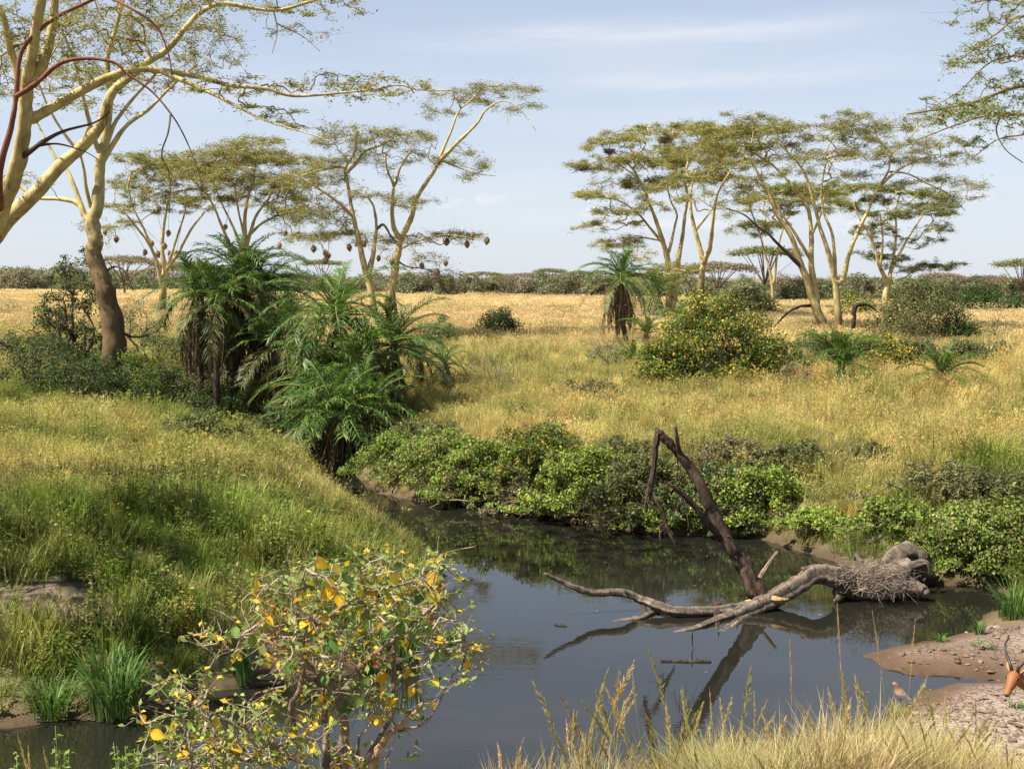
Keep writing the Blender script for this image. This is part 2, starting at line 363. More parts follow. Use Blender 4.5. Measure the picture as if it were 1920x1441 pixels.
def green_field(x, y):
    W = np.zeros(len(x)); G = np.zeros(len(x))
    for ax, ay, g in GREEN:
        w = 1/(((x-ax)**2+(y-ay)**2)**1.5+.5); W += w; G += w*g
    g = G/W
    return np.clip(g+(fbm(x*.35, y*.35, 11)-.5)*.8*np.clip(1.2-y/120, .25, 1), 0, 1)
def mud_field(x, y, d):
    m = np.zeros(len(x))
    for ax, ay, rx, ry in ((7.3, 19.4, 2.6, 1.7), (9.5, 18.0, 3.5, 2.6), (7.2, 15.6, 2.1, 2.6), (6.6, 13.3, 1.7, 2.2), (8, 12, 2.5, 3)):
        m = np.maximum(m, 1-(((x-ax)/rx)**2+((y-ay)/ry)**2))
    m = np.clip(m*2.5+(fbm(x*1.3, y*1.3, 31)-.5)*1.0, 0, 1)
    m2 = 0*m
    for ax, ay, rx, ry in ((-7.2, 18.6, 1.5, .7), (-3.9, 18.2, .6, .3), (-8.6, 17.6, 1.2, .5)):
        m2 = np.maximum(m2, 1-(((x-ax)/rx)**2+((y-ay)/ry)**2))
    return np.maximum(m, np.clip(m2*2+(fbm(x*2, y*2, 33)-.5)*1.2, 0, 1)*.9)
build_ground()

def build_water():
    V = np.array([(-40, 9, 0), (16, 9, 0), (16, 50, 0), (-40, 50, 0)], float)
    me = mesh('stream', V, [np.array([(0, 1, 2, 3)])])
    M, N, L, out = mat_base('murky_water'); tc = N.new('ShaderNodeTexCoord'); ob = tc.outputs['Object']
    mp = N.new('ShaderNodeMapping'); mp.inputs['Scale'].default_value = (.55, 1.6, 1); L.new(ob, mp.inputs[0])
    n1 = noise_n(N, L, 2.2, 3, mp.outputs[0]); n2 = noise_n(N, L, 9., 2, mp.outputs[0]); n3 = noise_n(N, L, .35, 2, ob)
    p = N.new('ShaderNodeBsdfPrincipled'); p.inputs['Base Color'].default_value = (.013, .0125, .0085, 1)
    p.inputs['Roughness'].default_value = .015; p.inputs['IOR'].default_value = 1.5; p.inputs['Specular IOR Level'].default_value = .6
    b = N.new('ShaderNodeBump'); b.inputs['Distance'].default_value = .02; L.new(n1, b.inputs['Height']); L.new(ramp_n(N, L, n3, .4, .65, .015, .12), b.inputs['Strength'])
    b2 = N.new('ShaderNodeBump'); b2.inputs['Distance'].default_value = .006; L.new(ramp_n(N, L, n3, .4, .65, .02, .16), b2.inputs['Strength']); L.new(n2, b2.inputs['Height']); L.new(b.outputs[0], b2.inputs['Normal'])
    L.new(b2.outputs[0], p.inputs['Normal']); L.new(p.outputs[0], out.inputs[0]); me.materials.append(M)
    tag(put('stream', me), 'still brown stream reflecting sky and bank', 'water', kind='structure')
build_water()

# ------------------------------------------------------------------ grass (uncountable): points carry scale, turn, kind and tint
def make_scatter(name, protos, P, SC, ROT, IDX, TINT, label, cat):
    me = bpy.data.meshes.new(name); n = len(P); me.vertices.add(n); me.vertices.foreach_set('co', np.asarray(P, np.float32).ravel())
    def at_(nm, ty, key, v): a = me.attributes.new(nm, ty, 'POINT'); a.data.foreach_set(key, np.ascontiguousarray(v).ravel())
    at_('scl', 'FLOAT_VECTOR', 'vector', np.asarray(SC, np.float32)); at_('rot', 'FLOAT_VECTOR', 'vector', np.asarray(ROT, np.float32))
    at_('idx', 'INT', 'value', np.asarray(IDX, np.int32))
    T4 = np.ones((n, 4), np.float32); T4[:, :3] = TINT; at_('tint', 'FLOAT_COLOR', 'color', T4)
    co = bpy.data.collections.new(name+'_kinds')
    for i, p in enumerate(protos):
        o = bpy.data.objects.new('%s_kind_%02d' % (name, i), p); co.objects.link(o)
    g = bpy.data.node_groups.new(name, 'GeometryNodeTree')
    g.interface.new_socket('Geometry', in_out='INPUT', socket_type='NodeSocketGeometry'); g.interface.new_socket('Geometry', in_out='OUTPUT', socket_type='NodeSocketGeometry')
    N, L = g.nodes, g.links; gi = N.new('NodeGroupInput'); go = N.new('NodeGroupOutput')
    ci = N.new('GeometryNodeCollectionInfo'); ci.inputs['Collection'].default_value = co; ci.inputs['Separate Children'].default_value = True; ci.inputs['Reset Children'].default_value = True
    ip = N.new('GeometryNodeInstanceOnPoints'); ip.inputs['Pick Instance'].default_value = True
    def na(nm, ty):
        a = N.new('GeometryNodeInputNamedAttribute'); a.data_type = ty; a.inputs['Name'].default_value = nm; return a.outputs['Attribute']
    L.new(gi.outputs[0], ip.inputs['Points']); L.new(ci.outputs[0], ip.inputs['Instance'])
    L.new(na('idx', 'INT'), ip.inputs['Instance Index']); L.new(na('rot', 'FLOAT_VECTOR'), ip.inputs['Rotation']); L.new(na('scl', 'FLOAT_VECTOR'), ip.inputs['Scale'])
    L.new(ip.outputs[0], go.inputs[0])
    o = put(name, me); md = o.modifiers.new('scatter', 'NODES'); md.node_group = g
    return tag(o, label, cat, kind='stuff')
def tuft(rng, n, rad, wid, lean, hmin=.5, seed=0., curl=.5, base=(1, 1, 1), tipc=(1.2, 1.14, 1.0), seedc=(1.2, 1.12, 1.02)):
    """a clump of blades about 1 m tall; some carry a feathery seed head"""
    g = Geo(); a = rng.uniform(0, 2*math.pi, n); r = rad*np.sqrt(rng.uniform(0, 1, n))
    B = np.stack((r*np.cos(a), r*np.sin(a), np.full(n, -.04)), 1)
    h = rng.uniform(hmin, 1, n); az = rng.uniform(0, 2*math.pi, n)
    D = np.stack((np.cos(az), np.sin(az), 0*az), 1); le = rng.uniform(.05, lean, n); cu = rng.uniform(.2, 1, n)*curl
    Wd = np.stack((-np.sin(az+rng.normal(0, .8, n)), np.cos(az), 0*az), 1)
    ts = (0, .4, .75, 1.); w = wid*rng.uniform(.6, 1.3, n)
    rows = []
    for t in ts:
        c = B+D*(h*(le*t+cu*t*t*.6))[:, None]; c[:, 2] += h*(t-cu*.35*t**2.4)
        rows.append(c)
    V = []; ws = (1, .95, .6)
    for k in range(3): V += [rows[k]-Wd*(w*ws[k]*.5)[:, None], rows[k]+Wd*(w*ws[k]*.5)[:, None]]
    V.append(rows[3]); V = np.stack(V, 1).reshape(-1, 3); i = np.arange(n)[:, None]*7
    F4 = np.concatenate((i+np.array((0, 1, 3, 2)), i+np.array((2, 3, 5, 4)))); F3 = i+np.array((4, 5, 6))
    base = np.array(base); tipc = np.array(tipc); v = rng.uniform(.7, 1.3, (n, 1))
    C = np.stack([base*.85*v]*2+[base*v]*2+[(base*.5+tipc*.5)*v]*2+[tipc*v], 1).reshape(-1, 3)
    g.add(V, [F4, F3], C)
    if seed:
        m = int(n*seed); s = rng.choice(n, m, replace=False); k = 7
        for q in range(k):
            t = 1-.035*q*1.2
            P = rows[3][s]*t+rows[2][s]*(1-t); P = P+(rows[3]-rows[2])[s]*.1
            dd = unit((rows[3]-rows[2])[s]*1.6+rng.normal(0, .12, (m, 3)))
            leaves(g, P, dd, rdir(rng, m), .075, wid*.8, np.array(seedc)*rng.uniform(.8, 1.25, (m, 1)))
    return g.mesh('blades', M_GRASS)
def weed(rng, n, lw, ll, stems=7):
    g = Geo()
    for s in range(stems):
        a = rng.uniform(0, 6.28); le = rng.uniform(.05, .5); h = rng.uniform(.5, 1.); b = rng.uniform(-.12, .12, 3); b[2] = -.03
        top = b+np.array((math.cos(a)*le*h, math.sin(a)*le*h, h)); sticks(g, [b], [top], .008, .004, (.9, .8, .6))
        t = np.sort(rng.uniform(.15, 1, n)); P = b+(top-b)*t[:, None]; D = rdir(rng, n); D[:, 2] = np.abs(D[:, 2])*.4
        leaves(g, P, D, np.array((0, 0, 1.))+rng.normal(0, .4, (n, 3)), ll*rng.uniform(.6, 1.2, n), lw*rng.uniform(.7, 1.2, n), rng.uniform(.7, 1.3, (n, 1))*np.ones((1, 3)))
    return g.mesh('weed', M_GRASS)
rg = np.random.RandomState(5)
GP = [tuft(rg, 60, .30, .016, .35, seed=.0, curl=.7) for _ in range(3)]           # 0-2 green blades
GP += [tuft(rg, 55, .30, .012, .35, seed=.45, curl=.45) for _ in range(3)]        # 3-5 seeding grass
GP += [weed(rg, 12, .055, .10) for _ in range(2)]                                 # 6-7 leafy weeds
GP += [tuft(rg, 75, .75, .045, .45, hmin=.45, seed=.5, curl=.5) for _ in range(3)]  # 8-10 wide far clumps
def place_grass():
    rng = np.random.RandomState(77); Ps = []; out = {k: [] for k in ('P', 'S', 'R', 'I', 'T', 'Z')}
    def band(y0, y1, step, protos_far):
        ys = np.arange(y0, y1, step); pts = []
        for yv in ys:
            hw = yv*.455+1.5; xs = np.arange(-hw, hw, step)
            pts.append(np.stack((xs, np.full(len(xs), yv)), 1))
        p = np.concatenate(pts)+rng.uniform(-.55, .55, (sum(len(q) for q in pts), 2))*step
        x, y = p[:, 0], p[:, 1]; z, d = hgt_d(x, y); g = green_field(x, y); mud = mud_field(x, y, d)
        n1 = fbm(x*.5, y*.5, 51); n2 = fbm(x*1.7, y*1.7, 52)
        keep = (d > .12) & (mud < .35+.3*n2) & (rng.uniform(0, 1, len(x)) < .55+.9*n2)
        keep &= ~((y < 16) & (x < 5.5) & (y > 6))                           # the near bank is planted by hand
        keep &= ~((x > 4.5) & (y < 21) & (mud > .02))
        x, y, z, d, g, n1, n2 = [v[keep] for v in (x, y, z, d, g, n1, n2)]; n = len(x)
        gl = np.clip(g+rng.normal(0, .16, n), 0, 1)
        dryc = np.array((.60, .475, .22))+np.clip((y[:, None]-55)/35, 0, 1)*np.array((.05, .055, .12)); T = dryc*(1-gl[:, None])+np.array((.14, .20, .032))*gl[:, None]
        T = T*rng.uniform(.7, 1.3, (n, 1))*(.62+.76*n2[:, None])
        red = rng.uniform(0, 1, n) < .06; T[red] *= np.array((1.0, .72, .6))
        s = (.2+.85*n1)*rng.uniform(.65, 1.25, n)
        if protos_far:
            I = rng.randint(8, 11, n); s = np.clip(s*1.25, .4, 1.)*(1+.004*np.minimum(y, 200)); sx = s*step/1.35
            sx = np.maximum(sx, .8); s = np.minimum(s, .95)
        else:
            u = rng.uniform(0, 1, n); I = np.where(u < gl*.75, rng.randint(0, 3, n), rng.randint(3, 6, n)); I = np.where((rng.uniform(0, 1, n) < .34*gl) & (gl > .45), rng.randint(6, 8, n), I)
            edge = np.clip(d/1.2, np.where((y > 22) & (x > -5), .75, .5), 1); s = s*edge*1.02; sx = s*rng.uniform(.9, 1.3, n)
        out['P'].append(np.stack((x, y, z), 1)); out['S'].append(np.stack((sx, sx, s), 1))
        out['R'].append(np.stack((rng.normal(0, .08, n), rng.normal(.06, .08, n), rng.uniform(0, 6.28, n)), 1)); out['I'].append(I); out['T'].append(T); out['Z'].append(np.full(n, 1 if protos_far else 0))
    band(14, 34, .235, False); band(34, 50, .30, False); band(50, 72, .48, False)
    band(72, 130, .75, True); band(130, 230, 1.3, True); band(230, 400, 2.4, True)
    A = {k: np.concatenate(v) for k, v in out.items()}; far = A['Z'] == 1
    names = (('bank_grass', 'yellow green grass covering the stream banks', 'grass', ~far), ('plain_grass', 'dry straw coloured grass of the open plain', 'grass', far))
    for nm, lb, ct, m in names:
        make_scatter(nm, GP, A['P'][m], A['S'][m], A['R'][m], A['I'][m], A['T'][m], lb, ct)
    print('grass', len(far))
place_grass()
# ================================================================== END OF PART 1

# ------------------------------------------------------------------ trees grown towards points of their crowns
def grow(base, path, A, bf):
    """each crown point in turn joins the nearest branch (distance plus a share of the way to the root)"""
    nb, n = len(base), len(A); P = np.vstack((base, A)); par = np.full(nb+n, -1); pl = np.concatenate((path, np.zeros(n)))
    D = np.sqrt(((A[:, None]-base[None])**2).sum(-1))+bf*path[None]; bi = D.argmin(1); bc = D[np.arange(n), bi].copy()
    for _ in range(n):
        i = int(bc.argmin()); k = nb+i; par[k] = bi[i]; pl[k] = pl[bi[i]]+np.linalg.norm(A[i]-P[bi[i]]); bc[i] = np.inf
        c = np.sqrt(((A-A[i])**2).sum(1))+bf*pl[k]; m = (c < bc) & np.isfinite(bc); bc[m] = c[m]; bi[m] = k
    return P, par, pl
def pad_points(rng, Y, pads, dens, depth):
    out = []
    for p in pads:
        cx, cy, rx, rz = p[:4]; w = p[4] if len(p) > 4 else 1.
        dy = (p[5] if len(p) > 5 else rng.uniform(-1, 1))*depth
        c = at(cx, cy, Y+dy); k = (Y+dy)/FPX; r1, r2, r3 = rx*k*1.15, max(rx*k*.9, .8), rz*k*1.5
        n = max(6, int(dens*1.25*w*math.pi*r1*r2)); a = rng.uniform(0, 6.283, n); r = np.sqrt(rng.uniform(0, 1, n))
        z = rng.normal(0, .45, n)*(1.1-r)+.35*(1-r*r)-.2+.5*vn(rng, a, r)
        ph = rng.uniform(0, 6.28, 2); edge = 1+.28*np.sin(2*a+ph[0])+.18*np.sin(5*a+ph[1]); z = z*rng.uniform(.7, 1.5)+rng.uniform(-.9, .9)*r*np.cos(a-ph[0])
        Q = np.stack((c[0]+r1*r*edge*np.cos(a), c[1]+r2*r*edge*np.sin(a), c[2]+r3*z), 1); s = .9/max(r1, .5)*2.2
        out.append(Q[vnoise(Q[:, 0]*s+cx, Q[:, 1]*s+cy, 5) > .26])
    return np.concatenate(out)
def vn(rng, a, r):
    ph = rng.uniform(0, 6.28, 3); return .4*np.sin(3*a+ph[0])*r+.3*np.sin(5*a+ph[1]+4*r)
ACACIA = [(.23, .24, .065, 4), (.30, .285, .085, 3), (.33, .27, .11, 2), (.17, .20, .055, 3), (.38, .31, .16, 1)]
ACACIA_GREEN = [(.13, .19, .055, 4), (.17, .22, .065, 3), (.09, .13, .04, 2), (.24, .24, .09, 1)]
YELLOW_BARK = (.50, .40, .175)
TREE_NODES = {}
REDBARK = (.20, .085, .05); DARKBARK = (.10, .065, .045)
def fever_tree(label, Y, limbs, pads, seed, dens=7., depth=2.5, leaf=(.17, .045), nleaf=7, pal=ACACIA, bark=YELLOW_BARK, dark_base=.0, bf=.12, tw=.011, name='fever_tree', group='yellow barked fever trees', sink=.5, droop=0., sides=9, clump=.10):
    rng = np.random.RandomState(seed); allp = []; meta = []; geos = []
    for li, lm in enumerate(limbs):
        pts, w0, w1 = lm[:3]; colr = lm[3] if len(lm) > 3 and lm[3] is not None else bark; dend = lm[4] if len(lm) > 4 else None
        q = np.array(pts, float)
        if allp:
            A = np.concatenate(allp); px, py = proj(A); j = int(((px-q[0, 0])**2+(py-q[0, 1])**2).argmin()); dy0 = A[j, 1]-Y; p0 = np.concatenate(meta)[j]; start = A[j]
        else: dy0 = 0.; p0 = 0.; start = None
        ln = np.concatenate(([0], np.cumsum(np.hypot(*np.diff(q, axis=0).T)))); t = ln/ln[-1]
        dy1 = dy0 if li == 0 else dy0+(dend if dend is not None else rng.uniform(-.45, .45)*ln[-1]/ppm(Y))
        dys = dy0+(dy1-dy0)*(np.clip(t*5, 0, 1) if colr in (REDBARK, DARKBARK) and Y < 30 else t)
        W = np.array([at(a, b, Y+d) for (a, b), d in zip(q, dys)]); r = (w1+(w0-w1)*(1-t)**1.7)*(.5 if Y < 50 else .42)/ppm(Y)
        if start is not None: W = np.vstack((start, W[1:]))
        if li == 0:
            gz = float(hgt([W[0, 0]], [W[0, 1]])[0]); base_loc = np.array((W[0, 0], W[0, 1], min(gz, W[0, 2])))
            W = np.vstack(((W[0, 0], W[0, 1], base_loc[2]-sink), W)); r = np.concatenate(([r[0]*1.25], r))
        Q = smooth_line(np.column_stack((W, r)), 5); P, rr = Q[:, :3], np.maximum(Q[:, 3], .006)
        rr = rr*(1+.05*np.sin(np.arange(len(rr))*1.7+li))
        P = P+np.column_stack([np.convolve(rng.normal(0, .14, len(P)+4), np.ones(5)/5, 'valid') for _ in range(3)])*rr[:, None]*(np.arange(len(P)) > 0)[:, None]
        seg = np.concatenate(([0], np.cumsum(np.linalg.norm(np.diff(P, axis=0), axis=1))))
        c = np.tile(np.array(colr), (len(P), 1))*rng.uniform(.85, 1.1, (len(P), 1))
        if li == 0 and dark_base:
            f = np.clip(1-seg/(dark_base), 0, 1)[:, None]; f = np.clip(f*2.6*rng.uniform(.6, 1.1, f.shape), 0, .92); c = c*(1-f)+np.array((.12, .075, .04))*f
        g = Geo(); tube(g, P, rr, sides, c, .06, rng); geos.append((li, g)); allp.append(P); meta.append(p0+seg)
    root = thing(name, label, 'tree', base_loc, group)
    trunk = part('trunk', geos[0][1], M_BARK, root, True)
    for li, g in geos[1:]: put('limb', g.mesh('limb', M_BARK, root.location, True), trunk)
    base = np.concatenate(allp); path = np.concatenate(meta); live = base[:, 2] > base_loc[2]+1.6
    if live.sum() < 4: live[:] = True
    A = pad_points(rng, Y, pads, dens, depth); base, path = base[live], path[live]
    P, par, pl = grow(base, path, A, bf); nb = len(base); N = len(P)
    cnt = np.zeros(N); order = np.argsort(-pl)
    for k in order:
        if par[k] >= 0: cnt[k] += 1; cnt[par[k]] += cnt[k]
    rad = tw*.62*np.maximum(cnt, 1)**.38
    k = np.arange(nb, N); a, b = P[par[k]], P[k]; L = np.linalg.norm(b-a, axis=1)
    q1 = a*.67+b*.33+rng.normal(0, .045, a.shape)*L[:, None]; q1[:, 2] += .05*L
    q2 = a*.33+b*.67+rng.normal(0, .045, a.shape)*L[:, None]; q2[:, 2] += .04*L
    rk = rad[k]; rp = np.minimum(np.where(par[k] >= nb, rad[par[k]], rk*1.25), rk*1.3)
    thin = np.clip(rk/.05, 0, 1)[:, None]; tcol = np.array((.24, .17, .09))*(1-thin)+np.array(bark)*.9*thin
    tcol = tcol*rng.uniform(.7, 1.2, (len(k), 1)); g = Geo()
    sticks(g, a, q1, rp, rp*.6+rk*.4, tcol, 3); sticks(g, q1, q2, rp*.6+rk*.4, rp*.3+rk*.7, tcol, 3); sticks(g, q2, b, rp*.3+rk*.7, rk*.8, tcol, 3)
    # fine spurs
    fine = cnt[k] < 6; fi = np.where(fine)[0]; ns = 3
    src = np.concatenate([q1[fi], q2[fi], b[fi]]); dr = np.tile(b[fi]-a[fi], (3, 1)); Ls = np.minimum(np.tile(L[fi], 3), 1.2)
    e = unit(unit(dr)*.7+rdir(rng, len(src))*np.array((1, 1, .45)))*Ls[:, None]*rng.uniform(.45, 1.25, (len(src), 1)); e[:, 2] -= droop*np.abs(Ls)*.3
    sticks(g, src, src+e, tw*.42, tw*.2, np.array((.26, .19, .10)), 3)
    part('branches', g, M_TWIG, root)
    # leaf tufts along twigs and spurs
    s0 = np.concatenate((a[fi], q1[fi], src)); s1 = np.concatenate((q1[fi], b[fi], src+e))
    m = len(s0); rep = rng.poisson(nleaf*(1.0 if Y < 60 else 1.25), m); ii = np.repeat(np.arange(m), rep); t = rng.uniform(0.1, 1.05, (len(ii), 1))
    LP = s0[ii]+(s1-s0)[ii]*t+rng.normal(0, clump*(1 if Y < 60 else 1.7), (len(ii), 3))*np.array((1, 1, .4)); n = len(LP); fx, fw = (1, 1) if Y < 60 else (1.5, .68)
    D = rdir(rng, n)*np.array((1, 1, .3)); Nn = np.array((0, 0, 1.))+rng.normal(0, .6, (n, 3))
    bright = rng.uniform(.75, 1.25, m)[ii][:, None]
    g = Geo(); leaves(g, LP, D, Nn, leaf[0]*fx*rng.uniform(.6, 1.3, n), leaf[1]*fw*rng.uniform(.7, 1.3, n), pick(rng, pal, n)*bright)
    part('crown', g, M_ACACIA, root)
    TREE_NODES[label] = P[nb:]
    return root

# tree over the left bank: its foot stands outside the view
T1 = [([(-150, 800), (-120, 640), (-50, 500), (0, 425), (67, 362), (117, 308), (160, 268), (187, 238), (200, 200), (213, 170), (240, 148), (277, 117), (317, 90), (350, 50), (377, 23), (420, 7), (513, 20), (583, 3), (640, -12)], 58, 5),
      ([(-50, 500), (0, 395), (30, 322), (42, 265), (50, 207), (52, 160), (63, 83), (77, 0), (85, -60), (110, -140)], 40, 14),
      ([(52, 160), (67, 143), (87, 100), (100, 43), (103, 0), (120, -80)], 22, 12),
      ([(55, 235), (77, 213), (113, 193), (160, 167), (207, 143), (260, 130), (300, 133), (367, 143), (433, 160), (500, 167), (550, 180), (633, 175), (704, 167), (748, 160), (791, 169), (849, 169)], 20, 2, None, 1.5),
      ([(300, 133), (333, 147), (400, 177), (450, 203), (500, 227), (567, 247), (610, 260)], 10, 2, None, -1.5),
      ([(45, 230), (33, 143), (17, 83), (7, 33), (-10, 0), (-20, -80)], 16, 10),
      ([(-20, 400), (0, 317), (20, 240), (30, 180), (37, 107), (63, 67), (110, 30), (160, 7), (190, -10)], 13, 6, REDBARK, -1.6),
      ([(30, 180), (67, 157), (110, 120), (160, 110), (213, 117), (240, 140), (283, 170), (320, 213), (343, 250), (367, 307), (382, 360)], 9, 1.6, REDBARK, -.8),
      ([(320, 213), (315, 250), (303, 290), (318, 330), (318, 400)], 3.5, 1.2, DARKBARK),
      ([(190, -10), (235, 10), (293, 50), (317, 107), (322, 140)], 6, 2.5, REDBARK),
      ([(40, 300), (70, 273), (117, 247), (177, 230), (205, 210)], 11, 3, DARKBARK, -.35),
      ([(70, 280), (110, 270), (160, 285), (185, 300)], 5, 1.5, DARKBARK),
      ([(513, 20), (520, 60), (510, 100)], 3.5, 1.2, None), ([(520, 40), (570, 70), (600, 97)], 3, 1, None)]
P1 = [(180, 40, 120, 25), (330, 20, 110, 25), (90, 90, 90, 25), (260, 85, 90, 18), (400, 70, 55, 16), (40, 30, 80, 25), (480, 15, 90, 14), (600, 10, 80, 12, .7), (560, 60, 50, 12, .5),
      (420, 155, 70, 12), (520, 165, 80, 12), (630, 160, 80, 14), (700, 158, 70, 12), (770, 170, 50, 8), (480, 205, 60, 10), (560, 235, 50, 9), (240, 140, 70, 12, .7), (120, 130, 70, 20, .6),
      (0, 130, 60, 30, .7), (-60, 60, 90, 40), (100, -40, 160, 25), (300, -50, 180, 20), (500, -30, 120, 15), (-80, 180, 80, 30), (330, 330, 20, 40, .8), (300, 60, 60, 30, .5)]
fever_tree('huge yellow fever tree with red dead limbs reaching out over the left bank', 25, T1, P1, 11, dens=15, depth=2.2, leaf=(.075, .024), nleaf=6, pal=ACACIA+[(.2, .2, .06, 2)], tw=.006, bf=.1, sides=12, clump=.05)
fever_tree('spreading fever tree beyond the left bank whose crown shades the slope', 18, [([(-780, 760), (-775, 500), (-740, 300), (-690, 120), (-640, -20)], 60, 14), ([(-760, 380), (-660, 180), (-560, 20), (-450, -60)], 26, 8, None, -1.), ([(-745, 300), (-800, 120), (-860, 0)], 24, 8), ([(-690, 140), (-560, 40), (-420, 10), (-320, 0)], 18, 5, None, 1.)],
           [(-700, -40, 220, 40, 1.2, .0), (-520, -30, 200, 40, 1.3, -.8), (-400, -10, 190, 36, 1.3, .3), (-560, -60, 200, 30, 1.3, 1.), (-420, 20, 170, 36, 1.3, -.9), (-880, -20, 200, 40, 1.), (-460, -40, 190, 36, 1.3, .8)], 23, dens=6, depth=2.4, leaf=(.15, .06), nleaf=5, tw=.008, group=None)
# tree 2
T2 = [([(210, 688), (213, 627), (201, 557), (188, 513), (178, 473), (180, 450), (174, 417), (183, 383), (187, 317), (190, 293), (200, 235), (206, 173), (201, 115), (213, 67), (224, 28), (230, 0)], 48, 8),
      ([(174, 417), (160, 408), (147, 383), (117, 373), (67, 370), (33, 347)], 13, 5),
      ([(190, 300), (213, 235), (240, 197), (270, 163), (300, 130)], 12, 4), ([(190, 310), (233, 240), (277, 207), (313, 170), (335, 150), (370, 120)], 12, 4),
      ([(188, 290), (173, 250), (160, 200), (147, 143), (130, 90), (117, 60)], 11, 4), ([(176, 400), (163, 360), (157, 317), (150, 280), (165, 240)], 9, 4),
      ([(165, 400), (130, 327), (107, 300), (83, 257), (60, 213), (40, 180)], 11, 3), ([(147, 285), (120, 250), (90, 200), (70, 150)], 7, 3),
      ([(190, 513), (215, 500), (235, 510), (250, 545)], 6, 2, DARKBARK), ([(213, 620), (250, 632), (285, 625), (300, 615)], 7, 2, DARKBARK)]
P2 = [(120, 140, 110, 22), (60, 100, 80, 25), (240, 150, 90, 20), (330, 140, 70, 18), (180, 70, 110, 25), (300, 90, 80, 22), (400, 110, 50, 14), (50, 170, 80, 18), (140, 195, 60, 14), (30, 330, 40, 14, .7), (60, 340, 45, 12, .6), (270, 40, 90, 22), (390, 60, 60, 18), (130, 30, 90, 20), (230, 210, 40, 12, .5), (150, 430, 28, 14, .6), (210, 440, 20, 30, .5)]
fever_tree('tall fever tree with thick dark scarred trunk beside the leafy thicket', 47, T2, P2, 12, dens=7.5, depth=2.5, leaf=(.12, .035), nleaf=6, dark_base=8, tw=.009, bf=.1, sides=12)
T3 = [([(305, 592), (305, 560), (306, 536), (309, 505), (305, 474), (305, 442), (311, 401), (318, 360)], 20, 5), ([(305, 540), (297, 505), (292, 484), (278, 455), (259, 430), (235, 400)], 11, 4),
      ([(309, 510), (318, 497), (332, 478), (357, 432), (384, 397)], 10, 4), ([(312, 505), (326, 463), (336, 432), (346, 401), (350, 370)], 8, 3), ([(292, 484), (270, 430), (250, 390), (240, 350)], 6, 3)]
P3 = [(250, 390, 50, 12), (300, 370, 60, 14), (280, 330, 60, 16), (330, 310, 70, 14), (360, 350, 50, 14), (390, 330, 40, 14), (240, 350, 40, 10), (230, 420, 35, 8), (350, 390, 50, 10, .6), (300, 300, 60, 10), (260, 300, 40, 10)]
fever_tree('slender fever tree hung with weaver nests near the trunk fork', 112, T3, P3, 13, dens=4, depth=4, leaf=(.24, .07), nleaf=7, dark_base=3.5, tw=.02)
T4 = [([(455, 588), (456, 540), (455, 501), (457, 475), (459, 453), (460, 401), (470, 350), (480, 310)], 23, 5), ([(455, 490), (438, 472), (419, 432), (403, 392), (385, 360)], 11, 4), ([(456, 478), (440, 432), (415, 380), (400, 340)], 9, 3),
      ([(458, 475), (471, 432), (482, 401), (505, 370), (520, 330)], 11, 4), ([(472, 440), (490, 420), (520, 405), (570, 395), (600, 380)], 7, 2), ([(460, 440), (448, 400), (440, 350)], 7, 3)]
P4 = [(480, 265, 50, 10), (460, 290, 90, 14), (400, 300, 70, 14), (530, 300, 70, 14), (370, 330, 60, 14), (440, 330, 80, 16), (560, 340, 50, 16), (500, 350, 80, 16), (400, 370, 60, 12), (560, 400, 50, 22, 1.1), (520, 390, 50, 12), (580, 440, 40, 12, .8), (540, 370, 50, 20), (440, 300, 60, 20)]
fever_tree('broad fever tree rising straight behind the dark palm clump', 86, T4, P4, 14, dens=5, depth=3.5, leaf=(.2, .06), nleaf=7, tw=.016)
T5 = [([(716, 645), (704, 613), (694, 540), (686, 508), (675, 461), (666, 418), (659, 389), (650, 335), (647, 317), (665, 284), (668, 262), (672, 245)], 25, 5),
      ([(716, 645), (722, 598), (733, 544), (740, 508), (749, 461), (752, 445), (762, 428), (773, 403), (780, 374), (798, 345), (816, 317), (828, 288), (845, 248), (860, 208), (881, 190), (907, 165), (940, 160)], 27, 3, None, 1.),
      ([(690, 520), (699, 479), (704, 443), (706, 425), (701, 389), (690, 370)], 15, 5), ([(706, 428), (719, 421), (733, 443), (745, 455)], 7, 4, DARKBARK),
      ([(662, 405), (632, 378), (596, 353), (560, 333), (530, 325)], 9, 3), ([(647, 318), (632, 313), (596, 320), (565, 330)], 7, 3), ([(650, 325), (668, 306), (686, 284), (719, 270), (744, 255), (770, 250)], 9, 3),
      ([(751, 447), (737, 421), (737, 360), (744, 338), (751, 313), (769, 284)], 13, 4), ([(738, 350), (726, 317), (722, 290)], 8, 3),
      ([(822, 305), (849, 277), (867, 259), (896, 230), (910, 208), (939, 190), (970, 200), (1005, 245)], 11, 1.5), ([(745, 470), (790, 450), (840, 440), (913, 452)], 5, 1.2), ([(745, 490), (765, 500), (800, 505), (830, 520)], 5, 1.5, DARKBARK),
      ([(733, 545), (740, 550), (742, 585)], 4, 2, DARKBARK), ([(828, 300), (850, 310), (890, 325), (930, 330)], 5, 1.5)]
